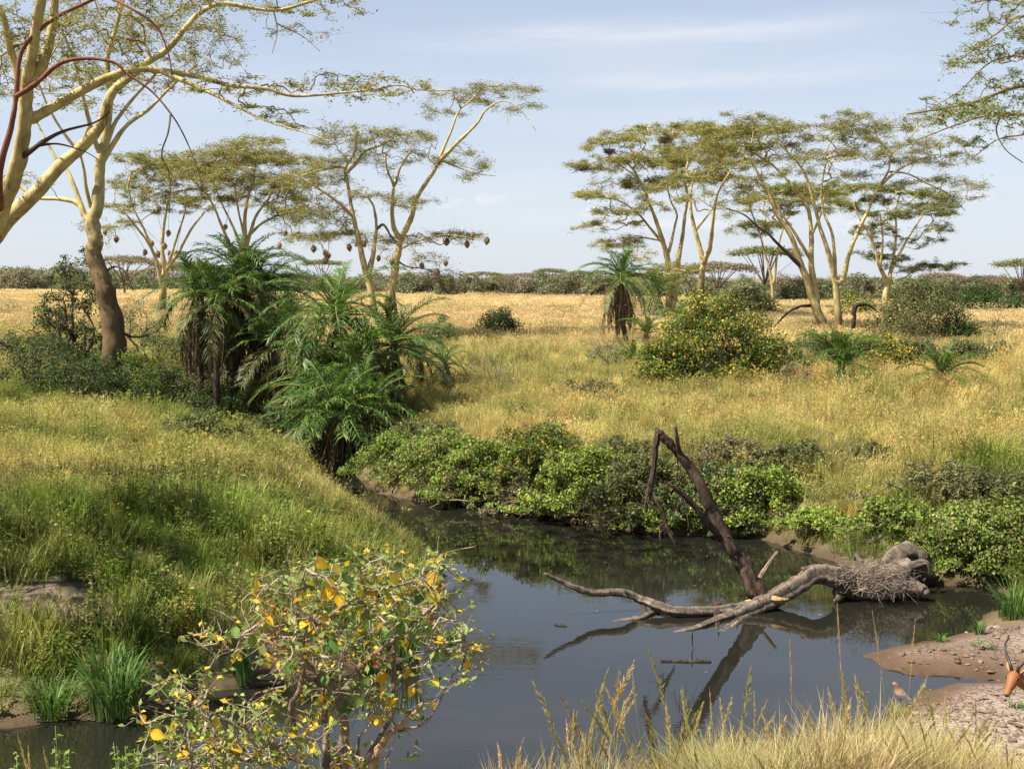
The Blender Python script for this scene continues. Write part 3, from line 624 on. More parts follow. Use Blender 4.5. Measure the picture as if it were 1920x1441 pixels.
P5 = [(920, 170, 65, 10), (870, 185, 50, 14), (970, 205, 40, 10, .7), (820, 205, 50, 10, .7), (700, 255, 70, 12), (770, 260, 60, 14), (640, 265, 60, 14, .8), (620, 310, 60, 14), (560, 325, 50, 14), (780, 295, 40, 10, .7), (870, 300, 60, 22, .7), (900, 325, 40, 12, .7), (600, 400, 70, 28, 1.1), (640, 365, 50, 12),
      (720, 370, 60, 12), (770, 380, 40, 8, .5), (640, 440, 70, 16, .9), (790, 450, 70, 16, .9), (860, 443, 55, 6, .9), (780, 490, 50, 14, .6), (820, 510, 30, 8, .5), (590, 345, 60, 18), (690, 290, 50, 16), (700, 455, 50, 12, .6), (560, 450, 40, 14, .6), (740, 330, 30, 14, .5)]
fever_tree('leaning two stemmed fever tree with bare yellow trunks and dangling nests', 71, T5, P5, 15, dens=6.5, depth=2.8, leaf=(.16, .046), nleaf=6, tw=.013, bf=.1)
# right hand group
TA = [([(1256, 596), (1254, 517), (1250, 480), (1239, 442), (1224, 397), (1209, 360), (1190, 322), (1167, 296)], 22, 4), ([(1256, 596), (1267, 536), (1272, 487), (1280, 442), (1284, 405), (1289, 367), (1280, 330)], 20, 5, None, .5),
      ([(1236, 457), (1216, 424), (1197, 401), (1171, 382), (1149, 373), (1110, 368)], 7, 2), ([(1252, 480), (1257, 461), (1265, 424), (1269, 401), (1257, 375), (1250, 340)], 8, 3), ([(1230, 455), (1200, 445), (1165, 452)], 5, 1.5), ([(1222, 397), (1200, 340), (1150, 300), (1120, 260)], 6, 2)]
PA = [(1115, 366, 48, 7), (1155, 262, 50, 11), (1120, 312, 45, 6, .8), (1190, 300, 70, 16), (1240, 245, 70, 12), (1180, 345, 60, 12), (1250, 300, 70, 18), (1140, 420, 45, 10), (1160, 455, 50, 12), (1200, 390, 50, 10), (1260, 340, 60, 14), (1290, 260, 60, 14), (1130, 395, 30, 8, .8), (1210, 265, 50, 14), (1190, 480, 40, 8, .5)]
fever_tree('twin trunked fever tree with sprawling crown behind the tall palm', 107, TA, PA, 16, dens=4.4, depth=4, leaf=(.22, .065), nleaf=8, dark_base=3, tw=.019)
TB = [([(1311, 588), (1315, 517), (1319, 495), (1310, 457), (1302, 427), (1295, 390), (1295, 360), (1305, 320)], 22, 5), ([(1319, 495), (1330, 465), (1336, 424), (1340, 390), (1347, 360), (1370, 320)], 13, 4), ([(1305, 435), (1329, 401), (1340, 385)], 6, 3), ([(1312, 560), (1290, 530), (1278, 512)], 6, 2, DARKBARK)]
PB = [(1300, 300, 70, 18), (1340, 330, 60, 16), (1270, 340, 50, 12), (1330, 280, 70, 16), (1380, 310, 60, 14), (1310, 370, 50, 10, .7), (1270, 508, 62, 9, 1.2), (1240, 520, 36, 8), (1360, 380, 40, 10, .6), (1390, 360, 30, 10, .6), (1330, 245, 60, 10)]
fever_tree('fever tree with dark lower trunk forking in two above the yellow bush', 98, TB, PB, 17, dens=4.6, depth=3.5, leaf=(.21, .062), nleaf=8, dark_base=5, tw=.018)
TC = [([(1549, 628), (1534, 585), (1522, 555), (1511, 517), (1496, 480), (1481, 438), (1459, 405), (1440, 360), (1425, 332), (1407, 304), (1377, 285), (1340, 272)], 24, 4), ([(1528, 575), (1530, 555), (1521, 498), (1521, 442), (1515, 390), (1496, 360), (1459, 319), (1440, 304), (1410, 285)], 19, 4, None, 1.5),
      ([(1516, 490), (1489, 435), (1465, 400), (1445, 365), (1425, 345)], 9, 4), ([(1507, 505), (1477, 476), (1455, 454), (1440, 438), (1420, 425), (1396, 403), (1360, 390)], 10, 3, DARKBARK), ([(1519, 440), (1540, 400), (1545, 370)], 7, 3)]
PC = [(1400, 250, 70, 13), (1350, 235, 60, 10), (1440, 240, 60, 12), (1380, 285, 70, 14), (1340, 280, 50, 10), (1440, 300, 60, 14), (1420, 335, 50, 10, .8), (1380, 400, 30, 8, .6), (1490, 290, 50, 14), (1370, 260, 60, 16), (1550, 360, 30, 10, .5), (1420, 225, 50, 8)]
fever_tree('fever tree leaning left with two long curved yellow trunks', 82, TC, PC, 18, dens=5.6, depth=3.2, leaf=(.18, .055), nleaf=7, dark_base=2, tw=.015)
TD = [([(1574, 618), (1569, 555), (1566, 528), (1552, 472), (1537, 424), (1522, 367), (1507, 322), (1477, 285), (1447, 255)], 19, 4), ([(1566, 528), (1564, 480), (1560, 438), (1547, 405), (1539, 379), (1541, 345), (1549, 304), (1554, 270), (1586, 236)], 10, 3), ([(1567, 530), (1579, 525), (1594, 472), (1609, 435), (1627, 397), (1642, 360), (1665, 322), (1672, 289), (1699, 266), (1720, 240)], 13, 3),
      ([(1648, 350), (1684, 319), (1721, 300), (1760, 290), (1790, 300)], 8, 2), ([(1665, 325), (1702, 326), (1740, 345), (1780, 365), (1810, 395)], 5, 1.5), ([(1550, 300), (1590, 285), (1610, 265)], 6, 2), ([(1672, 290), (1650, 265), (1640, 245)], 5, 2)]
PD = [(1490, 262, 50, 11), (1560, 240, 60, 11), (1620, 235, 60, 11), (1680, 235, 70, 11), (1740, 270, 60, 12), (1780, 300, 45, 9), (1560, 290, 60, 14), (1640, 290, 60, 12), (1700, 300, 60, 12), (1530, 320, 50, 10, .8), (1800, 340, 40, 8, .8), (1790, 375, 40, 8, .7), (1600, 330, 50, 12, .6), (1600, 260, 70, 14), (1720, 340, 50, 9, .7), (1820, 355, 30, 5, .7), (1590, 215, 40, 6)]
fever_tree('fever tree with scarred bole spreading three bare limbs rightwards', 80, TD, PD, 19, dens=5.2, depth=3.2, leaf=(.17, .05), nleaf=6.5, dark_base=2.5, tw=.014)
TE = [([(1660, 552), (1664, 530), (1650, 502), (1635, 450), (1612, 410), (1600, 380)], 13, 3), ([(1663, 535), (1672, 498), (1680, 442), (1680, 390), (1690, 360)], 11, 3), ([(1668, 515), (1684, 480), (1710, 435), (1736, 394)], 8, 3), ([(1665, 535), (1702, 517), (1717, 498), (1751, 498)], 5, 2), ([(1650, 505), (1655, 450), (1650, 400)], 6, 3)]
PE = [(1690, 358, 80, 10), (1640, 375, 50, 10), (1740, 385, 45, 10), (1600, 390, 45, 10), (1700, 400, 60, 14), (1755, 425, 28, 14), (1640, 430, 40, 10), (1650, 480, 40, 8), (1700, 455, 45, 8, .7), (1745, 500, 42, 8), (1690, 500, 35, 7, .6), (1770, 400, 25, 12, .8)]
fever_tree('small upright fever tree with many fanned stems standing far behind', 150, TE, PE, 20, dens=3, depth=4, leaf=(.3, .09), nleaf=8, tw=.025, pal=ACACIA+ACACIA_GREEN)
TF = [([(1450, 592), (1448, 540), (1442, 502), (1433, 471), (1425, 440), (1410, 400)], 11, 3), ([(1448, 535), (1452, 523), (1456, 488), (1462, 450), (1475, 410)], 8, 3)]
PF = [(1470, 358, 70, 10, 1.2), (1530, 370, 60, 12), (1430, 375, 50, 10), (1410, 430, 40, 9), (1480, 390, 50, 10), (1560, 350, 50, 12), (1440, 420, 40, 8)]
fever_tree('thin stemmed fever tree with dense flat green crown layer', 122, TF, PF, 21, dens=4, depth=3, leaf=(.25, .075), nleaf=8, tw=.02, pal=ACACIA_GREEN+ACACIA)
# thorn tree whose boughs hang in from the right
TR = [([(2230, 900), (2210, 600), (2150, 380), (2060, 240), (1990, 180), (1920, 160), (1830, 190), (1760, 205), (1700, 214)], 70, 3), ([(2060, 240), (1990, 225), (1920, 215), (1850, 217), (1790, 235), (1720, 262)], 14, 2), ([(2040, 220), (1980, 90), (1920, 30), (1870, 62), (1830, 90), (1775, 130)], 14, 2), ([(1980, 90), (1930, 0), (1890, 5), (1860, 0), (1820, 5)], 8, 2),
      ([(1880, 215), (1868, 245), (1885, 280), (1918, 305)], 4, 1.5), ([(1990, 180), (1930, 110), (1860, 115), (1800, 170), (1750, 200)], 8, 1.5), ([(1990, 225), (1930, 250), (1870, 262), (1820, 300)], 6, 1.5)]
PR = [(1880, 60, 60, 30), (1850, 110, 60, 22), (1890, 160, 60, 25), (1830, 190, 60, 14), (1880, 215, 60, 18), (1800, 215, 50, 8, .7), (1860, 250, 40, 14, .7), (1890, 20, 50, 18), (1940, 100, 70, 40), (1960, 200, 70, 40), (2020, 60, 90, 40), (2080, 160, 100, 40), (1770, 215, 45, 6, .7), (1830, 10, 30, 8, .7), (1820, 100, 30, 14, .8), (2100, 20, 120, 30)]
fever_tree('green thorn tree whose leafy boughs hang in above the mud bank', 15, TR, PR, 22, dens=46, depth=1.0, leaf=(.038, .016), nleaf=6, pal=ACACIA_GREEN+[(.26, .29, .1, 3)], bark=(.22, .17, .10), tw=.0042, name='thorn_tree', group=None, bf=.08, clump=.02, sides=12)

# ------------------------------------------------------------------ far tree line
FAR_GREEN = [(.16, .185, .08, 4), (.20, .215, .105, 3), (.25, .24, .14, 2), (.11, .13, .06, 2)]
FAR_BROWN = [(.25, .20, .14, 3), (.19, .18, .11, 3), (.31, .25, .18, 2), (.15, .135, .09, 2)]
def lump_crown(g, rng, rx, ry, h, z0, ncl, nl, size, pal, flat=.75, up=.5, cr=.27, mass=False):
    """leaf lumps spread over a dome"""
    u = rdir(rng, ncl); u[:, 2] = np.abs(u[:, 2]); k = rng.uniform(.3, 1, (ncl, 1))**.5
    r = cr*min(rx, h)*rng.uniform(.6, 1.25, ncl); c = u*k*np.array((rx, ry, h*.97)); c[:, 2] += z0-(k[:, 0] > .8)*r*.4
    if mass:
        xx = rng.normal(0, .55, ncl); yy = rng.uniform(-1, 1, ncl); hh = h*(.62+.5*(fbm(xx*2.2+rng.uniform(0, 50), yy*1.5, 4, 2)-.3))*np.exp(-(xx/1.25)**4)
        zz = hh*rng.uniform(0, 1, ncl)**.65; c = np.stack((xx*rx, (yy*(1-.55*zz/h)+.5*zz/h)*ry, zz+z0*.5), 1)
    ii = np.repeat(np.arange(ncl), nl); n = len(ii); v = rdir(rng, n)
    P = c[ii]+v*(r[ii]*rng.uniform(.55, 1.08, n))[:, None]*np.array((1, 1, flat)); P[:, 2] = np.maximum(P[:, 2], .02)
    D = unit(rdir(rng, n)+np.array((0, 0, -.15))); Nn = unit(v*.7+rdir(rng, n)*.8+np.array((0, 0, up)))
    s = size*rng.uniform(.6, 1.3, n); b = rng.uniform(.72, 1.28, ncl)[ii][:, None]
    leaves(g, P, D, Nn, s, s*.55, pick(rng, pal, n)*b); return c
def far_bush(seed, pal, rx, h):
    rng = np.random.RandomState(seed); root = thing('savanna_bush', '', 'bush', (0, 0, 0)); g = Geo()
    c = lump_crown(g, rng, rx, rx*.8, h, 0, 46, 70, .38, pal); part('crown', g, M_ACACIA, root)
    g = Geo(); sticks(g, np.zeros((len(c), 3))+np.array((0, 0, -.2))+rng.normal(0, .25, (len(c), 3))*np.array((1, 1, 0)), c, .07, .02, (.16, .12, .08), 4); part('trunk', g, M_TWIG, root); return root
def far_umbrella(seed, pal, R, h, flat=.9):
    rng = np.random.RandomState(seed); root = thing('umbrella_acacia', '', 'tree', (0, 0, 0)); g = Geo()
    tube(g, smooth_line([(0, 0, -.3), (.1, .1, h*.2), (0, .15, h*.36)], 4), np.linspace(.2, .13, 9), 7, (.16, .12, .08), .05, rng)
    n = 130; a = rng.uniform(0, 6.283, n); r = np.sqrt(rng.uniform(0, 1, n)); A = np.stack((R*r*np.cos(a), R*.9*r*np.sin(a), h-flat*(.25+r*r*.9)*rng.uniform(.5, 1.1, n)), 1)
    base = np.stack((np.zeros(6), np.full(6, .15), np.linspace(h*.2, h*.36, 6)), 1); P, par, pl = grow(base, np.linspace(0, .5, 6), A, .7)
    cnt = np.zeros(len(P))
    for k in np.argsort(-pl):
        if par[k] >= 0: cnt[k] += 1; cnt[par[k]] += cnt[k]
    k = np.arange(6, len(P)); sticks(g, P[par[k]], P[k], .022*cnt[k]**.48+.01, .02*cnt[k]**.45, (.15, .11, .08), 4); part('trunk', g, M_TWIG, root)
    g = Geo(); m = 3600; i = rng.randint(0, n, m); Q = A[i]+rng.normal(0, 1, (m, 3))*np.array((.55, .55, .16)); Q[:, 2] += .12
    leaves(g, Q, rdir(rng, m)*np.array((1, 1, .3)), np.array((0, 0, 1.))+rng.normal(0, .4, (m, 3)), .38*rng.uniform(.6, 1.3, m), .2, pick(rng, pal, m)*rng.uniform(.8, 1.2, n)[i][:, None])
    part('crown', g, M_ACACIA, root); return root
FARKIND = [(far_bush(101, FAR_GREEN, 4.5, 5.), 4.5, 5., 'rounded grey green bush in the far tree line'), (far_bush(102, FAR_BROWN, 4.5, 4.), 4.5, 4., 'low brownish bush in the far tree line'),
           (far_bush(103, FAR_GREEN, 3.5, 7.5), 3.5, 7.5, 'tall bushy green tree in the far tree line'), (far_umbrella(104, FAR_GREEN, 5.5, 7.5), 5.5, 7.5, 'flat topped umbrella acacia rising from the far tree line'),
           (far_umbrella(105, FAR_BROWN, 6.0, 7.0, 1.5), 6., 7., 'thin olive umbrella acacia standing among the far bushes'), (far_bush(106, FAR_GREEN+FAR_BROWN, 5.5, 5.5), 5.5, 5.5, 'wide olive bush in the far tree line')]
used = set()
def far_put(kind, px, base_y, top_y, wpx, Y, rng, label=None):
    root, r0, h0, lb = FARKIND[kind]
    p = grnd((px-960)/FPX*Y, Y); k = Y/FPX
    if kind in used: o = copy_tree(root)
    else: o = root; used.add(kind)
    o.location = tuple(p); zt = at(px, top_y, Y)[2]-p[2]; sx = wpx*.5*k/r0; o.scale = (sx, sx, max(zt, .5)/h0); o.rotation_euler = (0, 0, rng.uniform(0, 6.28))
    o['label'] = label or lb; o['group'] = 'trees and bushes of the far tree line'; return o
def treeline():
    rng = np.random.RandomState(9)
    def lineY(px): return np.interp(px, (-100, 200, 640, 1040, 1400, 1900, 2050), (330, 300, 255, 215, 180, 150, 145))
    # traced individuals: kind, x, top, width, depth factor
    for kd, x, top, w, f in ((2, 10, 492, 90, 1.), (0, 75, 494, 110, 1.02), (2, 130, 484, 100, 1.05), (0, 215, 505, 120, 1.), (4, 235, 480, 130, .8), (4, 345, 490, 110, .85), (3, 606, 489, 84, .95), (0, 545, 502, 90, 1.), (2, 510, 508, 70, 1.04),
                             (0, 840, 508, 60, .95), (2, 838, 506, 52, .9), (3, 905, 511, 80, .95), (4, 945, 515, 60, 1.), (2, 915, 520, 60, 1.05), (3, 1030, 505, 70, 1.), (2, 1040, 512, 60, 1.03), (3, 1085, 509, 60, .98), (5, 700, 520, 130, 1.), (5, 770, 525, 90, 1.02),
                             (3, 1430, 466, 150, .95), (4, 1345, 492, 150, .9), (2, 1405, 520, 110, .85), (5, 1370, 535, 100, .82), (1, 1290, 530, 90, 1.), (2, 1605, 502, 80, 1.), (0, 1560, 520, 110, 1.02), (5, 1500, 525, 100, 1.),
                             (2, 1740, 520, 90, 1.), (4, 1850, 517, 100, .95), (3, 1915, 488, 100, .9), (2, 1905, 512, 90, .92), (0, 1830, 530, 120, 1.), (5, 1780, 528, 110, 1.05), (4, 1760, 512, 90, 1.1)):
        far_put(kd, x, 0, top, w, lineY(x)*f, rng, {(3, 606): 'flat topped umbrella acacia showing above the palm clump', (3, 905): 'flat topped umbrella acacia right of the dangling nests', (3, 1030): 'flat topped umbrella acacia above the far bushes left of the lone palm',
                (3, 1085): 'small flat topped umbrella acacia just left of the lone tall palm', (3, 1430): 'large dark umbrella acacia behind the leaning yellow trunks', (3, 1915): 'flat topped umbrella acacia at the right end of the far tree line',
                (4, 235): 'thin olive umbrella acacia just right of the scarred trunk', (4, 345): 'thin olive umbrella acacia between the nest tree and the palms', (4, 1345): 'pale spreading umbrella acacia behind the forked dark based fever tree',
                (4, 1850): 'thin umbrella acacia behind the dark green leafy bush', (2, 838): 'rounded tall tree behind the nests of the leaning fever tree'}.get((kd, x)))
    x = -90.
    while x < 2010:
        far_put(int(rng.choice((0, 1, 1, 5, 0))), x, 0, np.interp(x, (0, 600, 1100, 1900), (503, 511, 514, 521))+rng.uniform(-10, 7), rng.uniform(75, 120), lineY(x)*rng.uniform(.98, 1.1), rng); x += rng.uniform(26, 46)
    x = -60.
    while x < 2000:
        far_put(int(rng.choice((2, 5, 0, 4))), x, 0, np.interp(x, (0, 600, 1100, 1900), (500, 508, 511, 518))+rng.uniform(-6, 7), rng.uniform(70, 120), lineY(x)*rng.uniform(1.15, 1.3), rng); x += rng.uniform(45, 65)
treeline()
# ================================================================== END OF PART 2

# ------------------------------------------------------------------ wild date palms
def frond_mesh(seed, e0, bend, green, nl=38, llen=.20, limp=0., shrink=1.):
    """a feather frond one unit long, leaving the crown along +X at elevation e0 and arching over"""
    rng = np.random.RandomState(seed); n = 15; t = np.linspace(0, 1, n); ang = math.radians(e0)-math.radians(bend)*t**1.25
    dx = np.cos(ang); dz = np.sin(ang); X = np.concatenate(([0], np.cumsum((dx[1:]+dx[:-1])/2)/(n-1))); Z = np.concatenate(([0], np.cumsum((dz[1:]+dz[:-1])/2)/(n-1)))
    sway = .05*np.sin(t*2.5+rng.uniform(0, 6)); P = np.stack((X, sway*t, Z), 1); g = Geo()
    rc = np.array((.30, .30, .09)) if green else np.array((.22, .15, .09))
    tube(g, P, np.linspace(.013, .003, n), 4, rc)
    for s in (-1, 1):
        tt = np.linspace(.10, 1., nl)+rng.normal(0, .006, nl); tt = np.clip(tt, 0, 1)
        B = np.stack([np.interp(tt, t, P[:, k]) for k in range(3)], 1); aa = np.interp(tt, t, ang)
        T = np.stack((np.cos(aa), 0*aa, np.sin(aa)), 1); U = np.stack((-np.sin(aa), 0*aa, np.cos(aa)), 1); Sd = np.tile((0, s*1., 0), (nl, 1))
        f = np.radians(36+12*tt+rng.normal(0, 12, nl)); lift = .35-.9*limp
        D = unit(T*np.cos(f)[:, None]+(Sd*shrink+U*lift+rng.normal(0, .1, (nl, 3)))*np.sin(f)[:, None]); ln = llen*np.sin(np.clip(.12+tt*.95, 0, 1)*math.pi*.86)**.6*rng.uniform(.85, 1.12, nl)+.03
        mid = B+D*ln[:, None]*.55; tip = B+D*ln[:, None]; tip[:, 2] -= ln*(.22+.35*limp+rng.uniform(0, .2, nl))
        Wv = unit(np.cross(D, Sd*.4+U))*(.0068*rng.uniform(.6, 1.5, nl))[:, None]
        V = np.stack((B-Wv*.5, B+Wv*.5, mid+Wv, mid-Wv, tip), 1).reshape(-1, 3); i = np.arange(nl)[:, None]*5
        c = pick(rng, [(.07, .14, .025, 3), (.105, .19, .035, 2), (.045, .095, .02, 2), (.18, .22, .06, 1)] if green == 1 else [(.16, .175, .06, 3), (.10, .135, .04, 2), (.25, .225, .10, 1)] if green else [(.13, .095, .058, 3), (.085, .06, .04, 2), (.20, .15, .095, 1)], nl)
        g.add(V, [i+np.array((0, 1, 2, 3)), i+np.array((3, 2, 4))], np.repeat(c, 5, 0))
    return g.mesh('frond' if green else 'dead_frond', M_PALM if green else M_STRAW)
FROND = [[frond_mesh(200+10*k+j, e, b, gr) for j in range(2)] for k, (e, b, gr) in enumerate(((82, 55, 1), (62, 80, 1), (38, 85, 1), (12, 70, 1), (-18, 60, 2)))]
DEADF = [frond_mesh(300+j, -52-8*j, 36-6*j, 0, 30, .13, .8, .35) for j in range(3)]
def palm(label, foot, crown, nf=26, fl=2.4, dead=14, seed=0, tr=.11, group='wild date palms', young=False):
    rng = np.random.RandomState(400+seed); foot = np.array(foot, float); crown = np.array(crown, float)
    root = thing('date_palm', label, 'palm', foot, group); mid = (foot+crown)/2+np.array((rng.uniform(-.1, .1), 0, 0))
    P = smooth_line([foot-np.array((0, 0, .35)), foot, mid, crown], 7); g = Geo(); n = len(P)
    r = tr*np.linspace(1.15, .95, n)*(1+.10*(np.arange(n) % 2)); tube(g, P, r, 9, (.10, .075, .055), .12, rng)
    # leaf-base stubs up the stem
    m = int(30*np.linalg.norm(crown-foot)/3)+6; k = rng.uniform(.1, 1, m)*(n-1); B = np.stack([np.interp(k, np.arange(n), P[:, c]) for c in range(3)], 1); a = rng.uniform(0, 6.28, m)
    D = np.stack((np.cos(a), np.sin(a), np.full(m, .9)), 1); sticks(g, B+D*np.array((tr, tr, 0))*.7, B+D*np.array((tr, tr, 0))*.7+D*.13, .022, .012, pick(rng, [(.16, .12, .08, 1), (.09, .065, .045, 1)], m), 4)
    part('trunk', g, M_WOOD, root); top = crown-foot
    def fr(name, me, az, tilt, s):
        put(name, me, root, top+np.array((0, 0, -.05)), (rng.uniform(-.25, .25), tilt, az), s)
    nf = int(nf*1.25)
    for i in range(nf):
        u = (i+.5)/nf; kk = min(2 if young else 4, int(u**.9*(2.6 if young else 5))); az = i*2.399+rng.uniform(-.4, .4); fr('frond', FROND[kk][rng.randint(2)], az, rng.uniform(-.3, .3), fl*rng.uniform(.8, 1.1)*(1. if kk else .75))
    for i in range(dead):
        az = i*2.399+rng.uniform(-.4, .4); s = min(fl*rng.uniform(.7, 1.15), max(.4, top[2]*.97)); put('dead_frond', DEADF[rng.randint(3)], root, top+np.array((math.cos(az)*tr, math.sin(az)*tr, -rng.uniform(.05, .5)*min(1, top[2]/3))), (rng.uniform(-.2, .2), rng.uniform(.05, .4), az), s)
    return root
def palm_px(label, bx, by, cx, cy, Y=None, **k):
    if Y is None: f = onground(bx, by)
    else: p = at(bx, by, Y); f = grnd(p[0], Y)
    c = at(cx, cy, f[1]+k.pop('dy', 0.)); return palm(label, f, c, **k)
palm_px('date palm with thick dead skirt at the left end of the dark clump', 375, 740, 370, 548, 46, nf=26, fl=2.3, dead=30, seed=1)
palm_px('tall dark date palm rising highest in the left clump', 440, 735, 452, 520, 47, nf=34, fl=2.7, dead=36, seed=2)
palm_px('dark date palm leaning left between two skirted clump palms', 405, 745, 412, 560, 45, nf=24, fl=2.3, dead=30, seed=3)
palm_px('date palm with drooping fronds at the right end of the dark clump', 480, 735, 490, 548, 48, nf=28, fl=2.5, dead=36, seed=4)
palm_px('half hidden green date palm behind the dark clump', 540, 700, 545, 590, 53, nf=22, fl=2.2, dead=6, seed=5)
palm_px('large date palm with grey green fronds and brown skirt beside the yellow trunks', 636, 800, 633, 590, 42, nf=30, fl=2.7, dead=20, seed=6)
palm_px('date palm with low wide crown spreading right of the brown skirted palm', 735, 780, 738, 645, 43, nf=24, fl=2.5, dead=6, seed=7)
palm_px('low date palm drooping over the dark water gap', 628, 895, 630, 778, 38.4, nf=34, fl=2.5, dead=26, seed=8, tr=.16)
palm_px('low date palm overhanging the end of the stream', 688, 880, 690, 765, 39, nf=30, fl=2.4, dead=22, seed=9, tr=.16)
palm_px('bushy young date palm at the left edge of the water gap', 575, 870, 575, 800, 39.5, nf=28, fl=2.0, dead=10, seed=10)
palm_px('shaggy dark date palm above the low palms at the stream end', 662, 845, 668, 705, 40.5, nf=32, fl=2.6, dead=30, seed=21, tr=.14)
palm_px('shaggy date palm crowding behind the bushy young palm', 598, 825, 594, 708, 41.5, nf=28, fl=2.4, dead=26, seed=22, tr=.13)
palm_px('ragged date palm right of the tall dark clump palms', 530, 790, 522, 640, 45, nf=24, fl=2.2, dead=26, seed=23)
palm_px('small date palm among dry grass right of the big clump', 832, 712, 834, 682, 47, nf=18, fl=1.4, dead=2, seed=11)
palm_px('slim young date palm standing in grass beside the clump', 785, 725, 786, 678, 46, nf=18, fl=1.5, dead=4, seed=12, young=True)
palm_px('young date palm with narrow upright fronds in the clump shade', 565, 740, 562, 672, 47, nf=18, fl=1.8, dead=8, seed=13, young=True)
palm_px('lone tall date palm with long brown skirt on the plain', 1175, 652, 1165, 520, None, nf=30, fl=2.6, dead=26, seed=14, tr=.13, group='date palms on the far plain')
palm_px('date palm with dark drooping crown in front of the twin trunks', 1238, 600, 1233, 548, 95, nf=24, fl=2.9, dead=14, seed=15, tr=.2, group='date palms on the far plain')
palm_px('short date palm with bright upright crown beside the lone tall palm', 1213, 655, 1212, 625, None, nf=18, fl=1.6, dead=8, seed=16, young=True, group='date palms on the far plain')
palm_px('low arching date palm right of the drooping dark palm', 1270, 602, 1271, 590, 90, nf=16, fl=1.9, dead=2, seed=17, group='date palms on the far plain')
palm_px('ground level date palm at the foot of the yellow bush', 1185, 690, 1187, 678, None, nf=18, fl=1.5, dead=0, seed=18, young=True, group='date palms on the far plain')
palm_px('young date palm with dry base below the scarred fever tree', 1578, 728, 1578, 685, None, nf=30, fl=2.0, dead=10, seed=19, young=True, group='date palms on the far plain')
palm_px('small bright green date palm in the weedy grass', 1765, 735, 1766, 705, None, nf=20, fl=1.6, dead=4, seed=20, young=True, group='date palms on the far plain')

# ------------------------------------------------------------------ bushes
PAL_GREEN = [(.17, .25, .04, 4), (.25, .33, .055, 4), (.09, .14, .03, 2), (.36, .37, .10, 1)]
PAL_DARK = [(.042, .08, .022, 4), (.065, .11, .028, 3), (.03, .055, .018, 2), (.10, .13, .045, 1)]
PAL_OLIVE = [(.12, .14, .045, 4), (.16, .17, .06, 3), (.08, .10, .033, 2), (.22, .19, .09, 1)]
PAL_YEL = [(.10, .16, .035, 4), (.14, .20, .04, 3), (.55, .38, .03, 1.5), (.42, .33, .05, .8), (.07, .11, .03, 2)]
PAL_GREY = [(.16, .20, .09, 3), (.12, .16, .065, 3), (.21, .25, .12, 1), (.08, .11, .045, 1)]
PAL_DRY = [(.26, .20, .12, 3), (.19, .16, .09, 2), (.16, .17, .07, 2)]
def bush(label, bx, by, wpx, top, pal, seed, Y=None, leaf=.09, ncl=60, nl=70, group=None, depth=.8, cr=.27, name='bush', dip=0., open_=0., mass=False):
    rng = np.random.RandomState(600+seed); f = onground(bx, by) if Y is None else grnd(at(bx, by, Y)[0], Y)
    k = f[1]/FPX; rx = wpx*.54*k; h = max(.4, at(bx, top, f[1])[2]-f[2])*1.08+(.3 if 40 < f[1] < 90 else 0); root = thing(name, label, 'bush', f, group)
    g = Geo(); c = lump_crown(g, rng, rx, rx*depth, h, -dip, ncl, nl, leaf, pal, cr=cr, mass=mass)
    for v in range(len(g.V)): g.V[v] = g.V[v]+f.astype(np.float32)
    part('foliage', g, M_LEAF, root); g = Geo()
    base = np.array([(0, 0, -.25), (0, 0, 0.), (0, 0, .12)]); P, par, pl = grow(base, np.array((0, .25, .4)), c, .5); cnt = np.zeros(len(P))
    for q in np.argsort(-pl):
        if par[q] >= 0: cnt[q] += 1; cnt[par[q]] += cnt[q]
    q = np.arange(3, len(P)); rad = .010*cnt[q]**.5*(1+open_); a, b = P[par[q]], P[q]; m = (a+b)/2+rng.normal(0, .08, a.shape)*np.linalg.norm(b-a, axis=1)[:, None]
    cc = pick(rng, [(.20, .16, .11, 1), (.13, .10, .07, 1)], len(q)); sticks(g, a+f, m+f, rad*1.1, rad, cc, 4); sticks(g, m+f, b+f, rad, rad*.7, cc, 4)
    tw = 3*len(c); src = np.repeat(c, 3, 0)+f; e = unit(rdir(rng, tw)+np.array((0, 0, .5)))*(cr*min(rx, h)*rng.uniform(.5, 1.3, (tw, 1))); sticks(g, src, src+e, .006*(1+open_), .003, (.2, .16, .11), 3)
    part('stems', g, M_TWIG, root); return root
RB = 'green shrubs lining the far waterline'
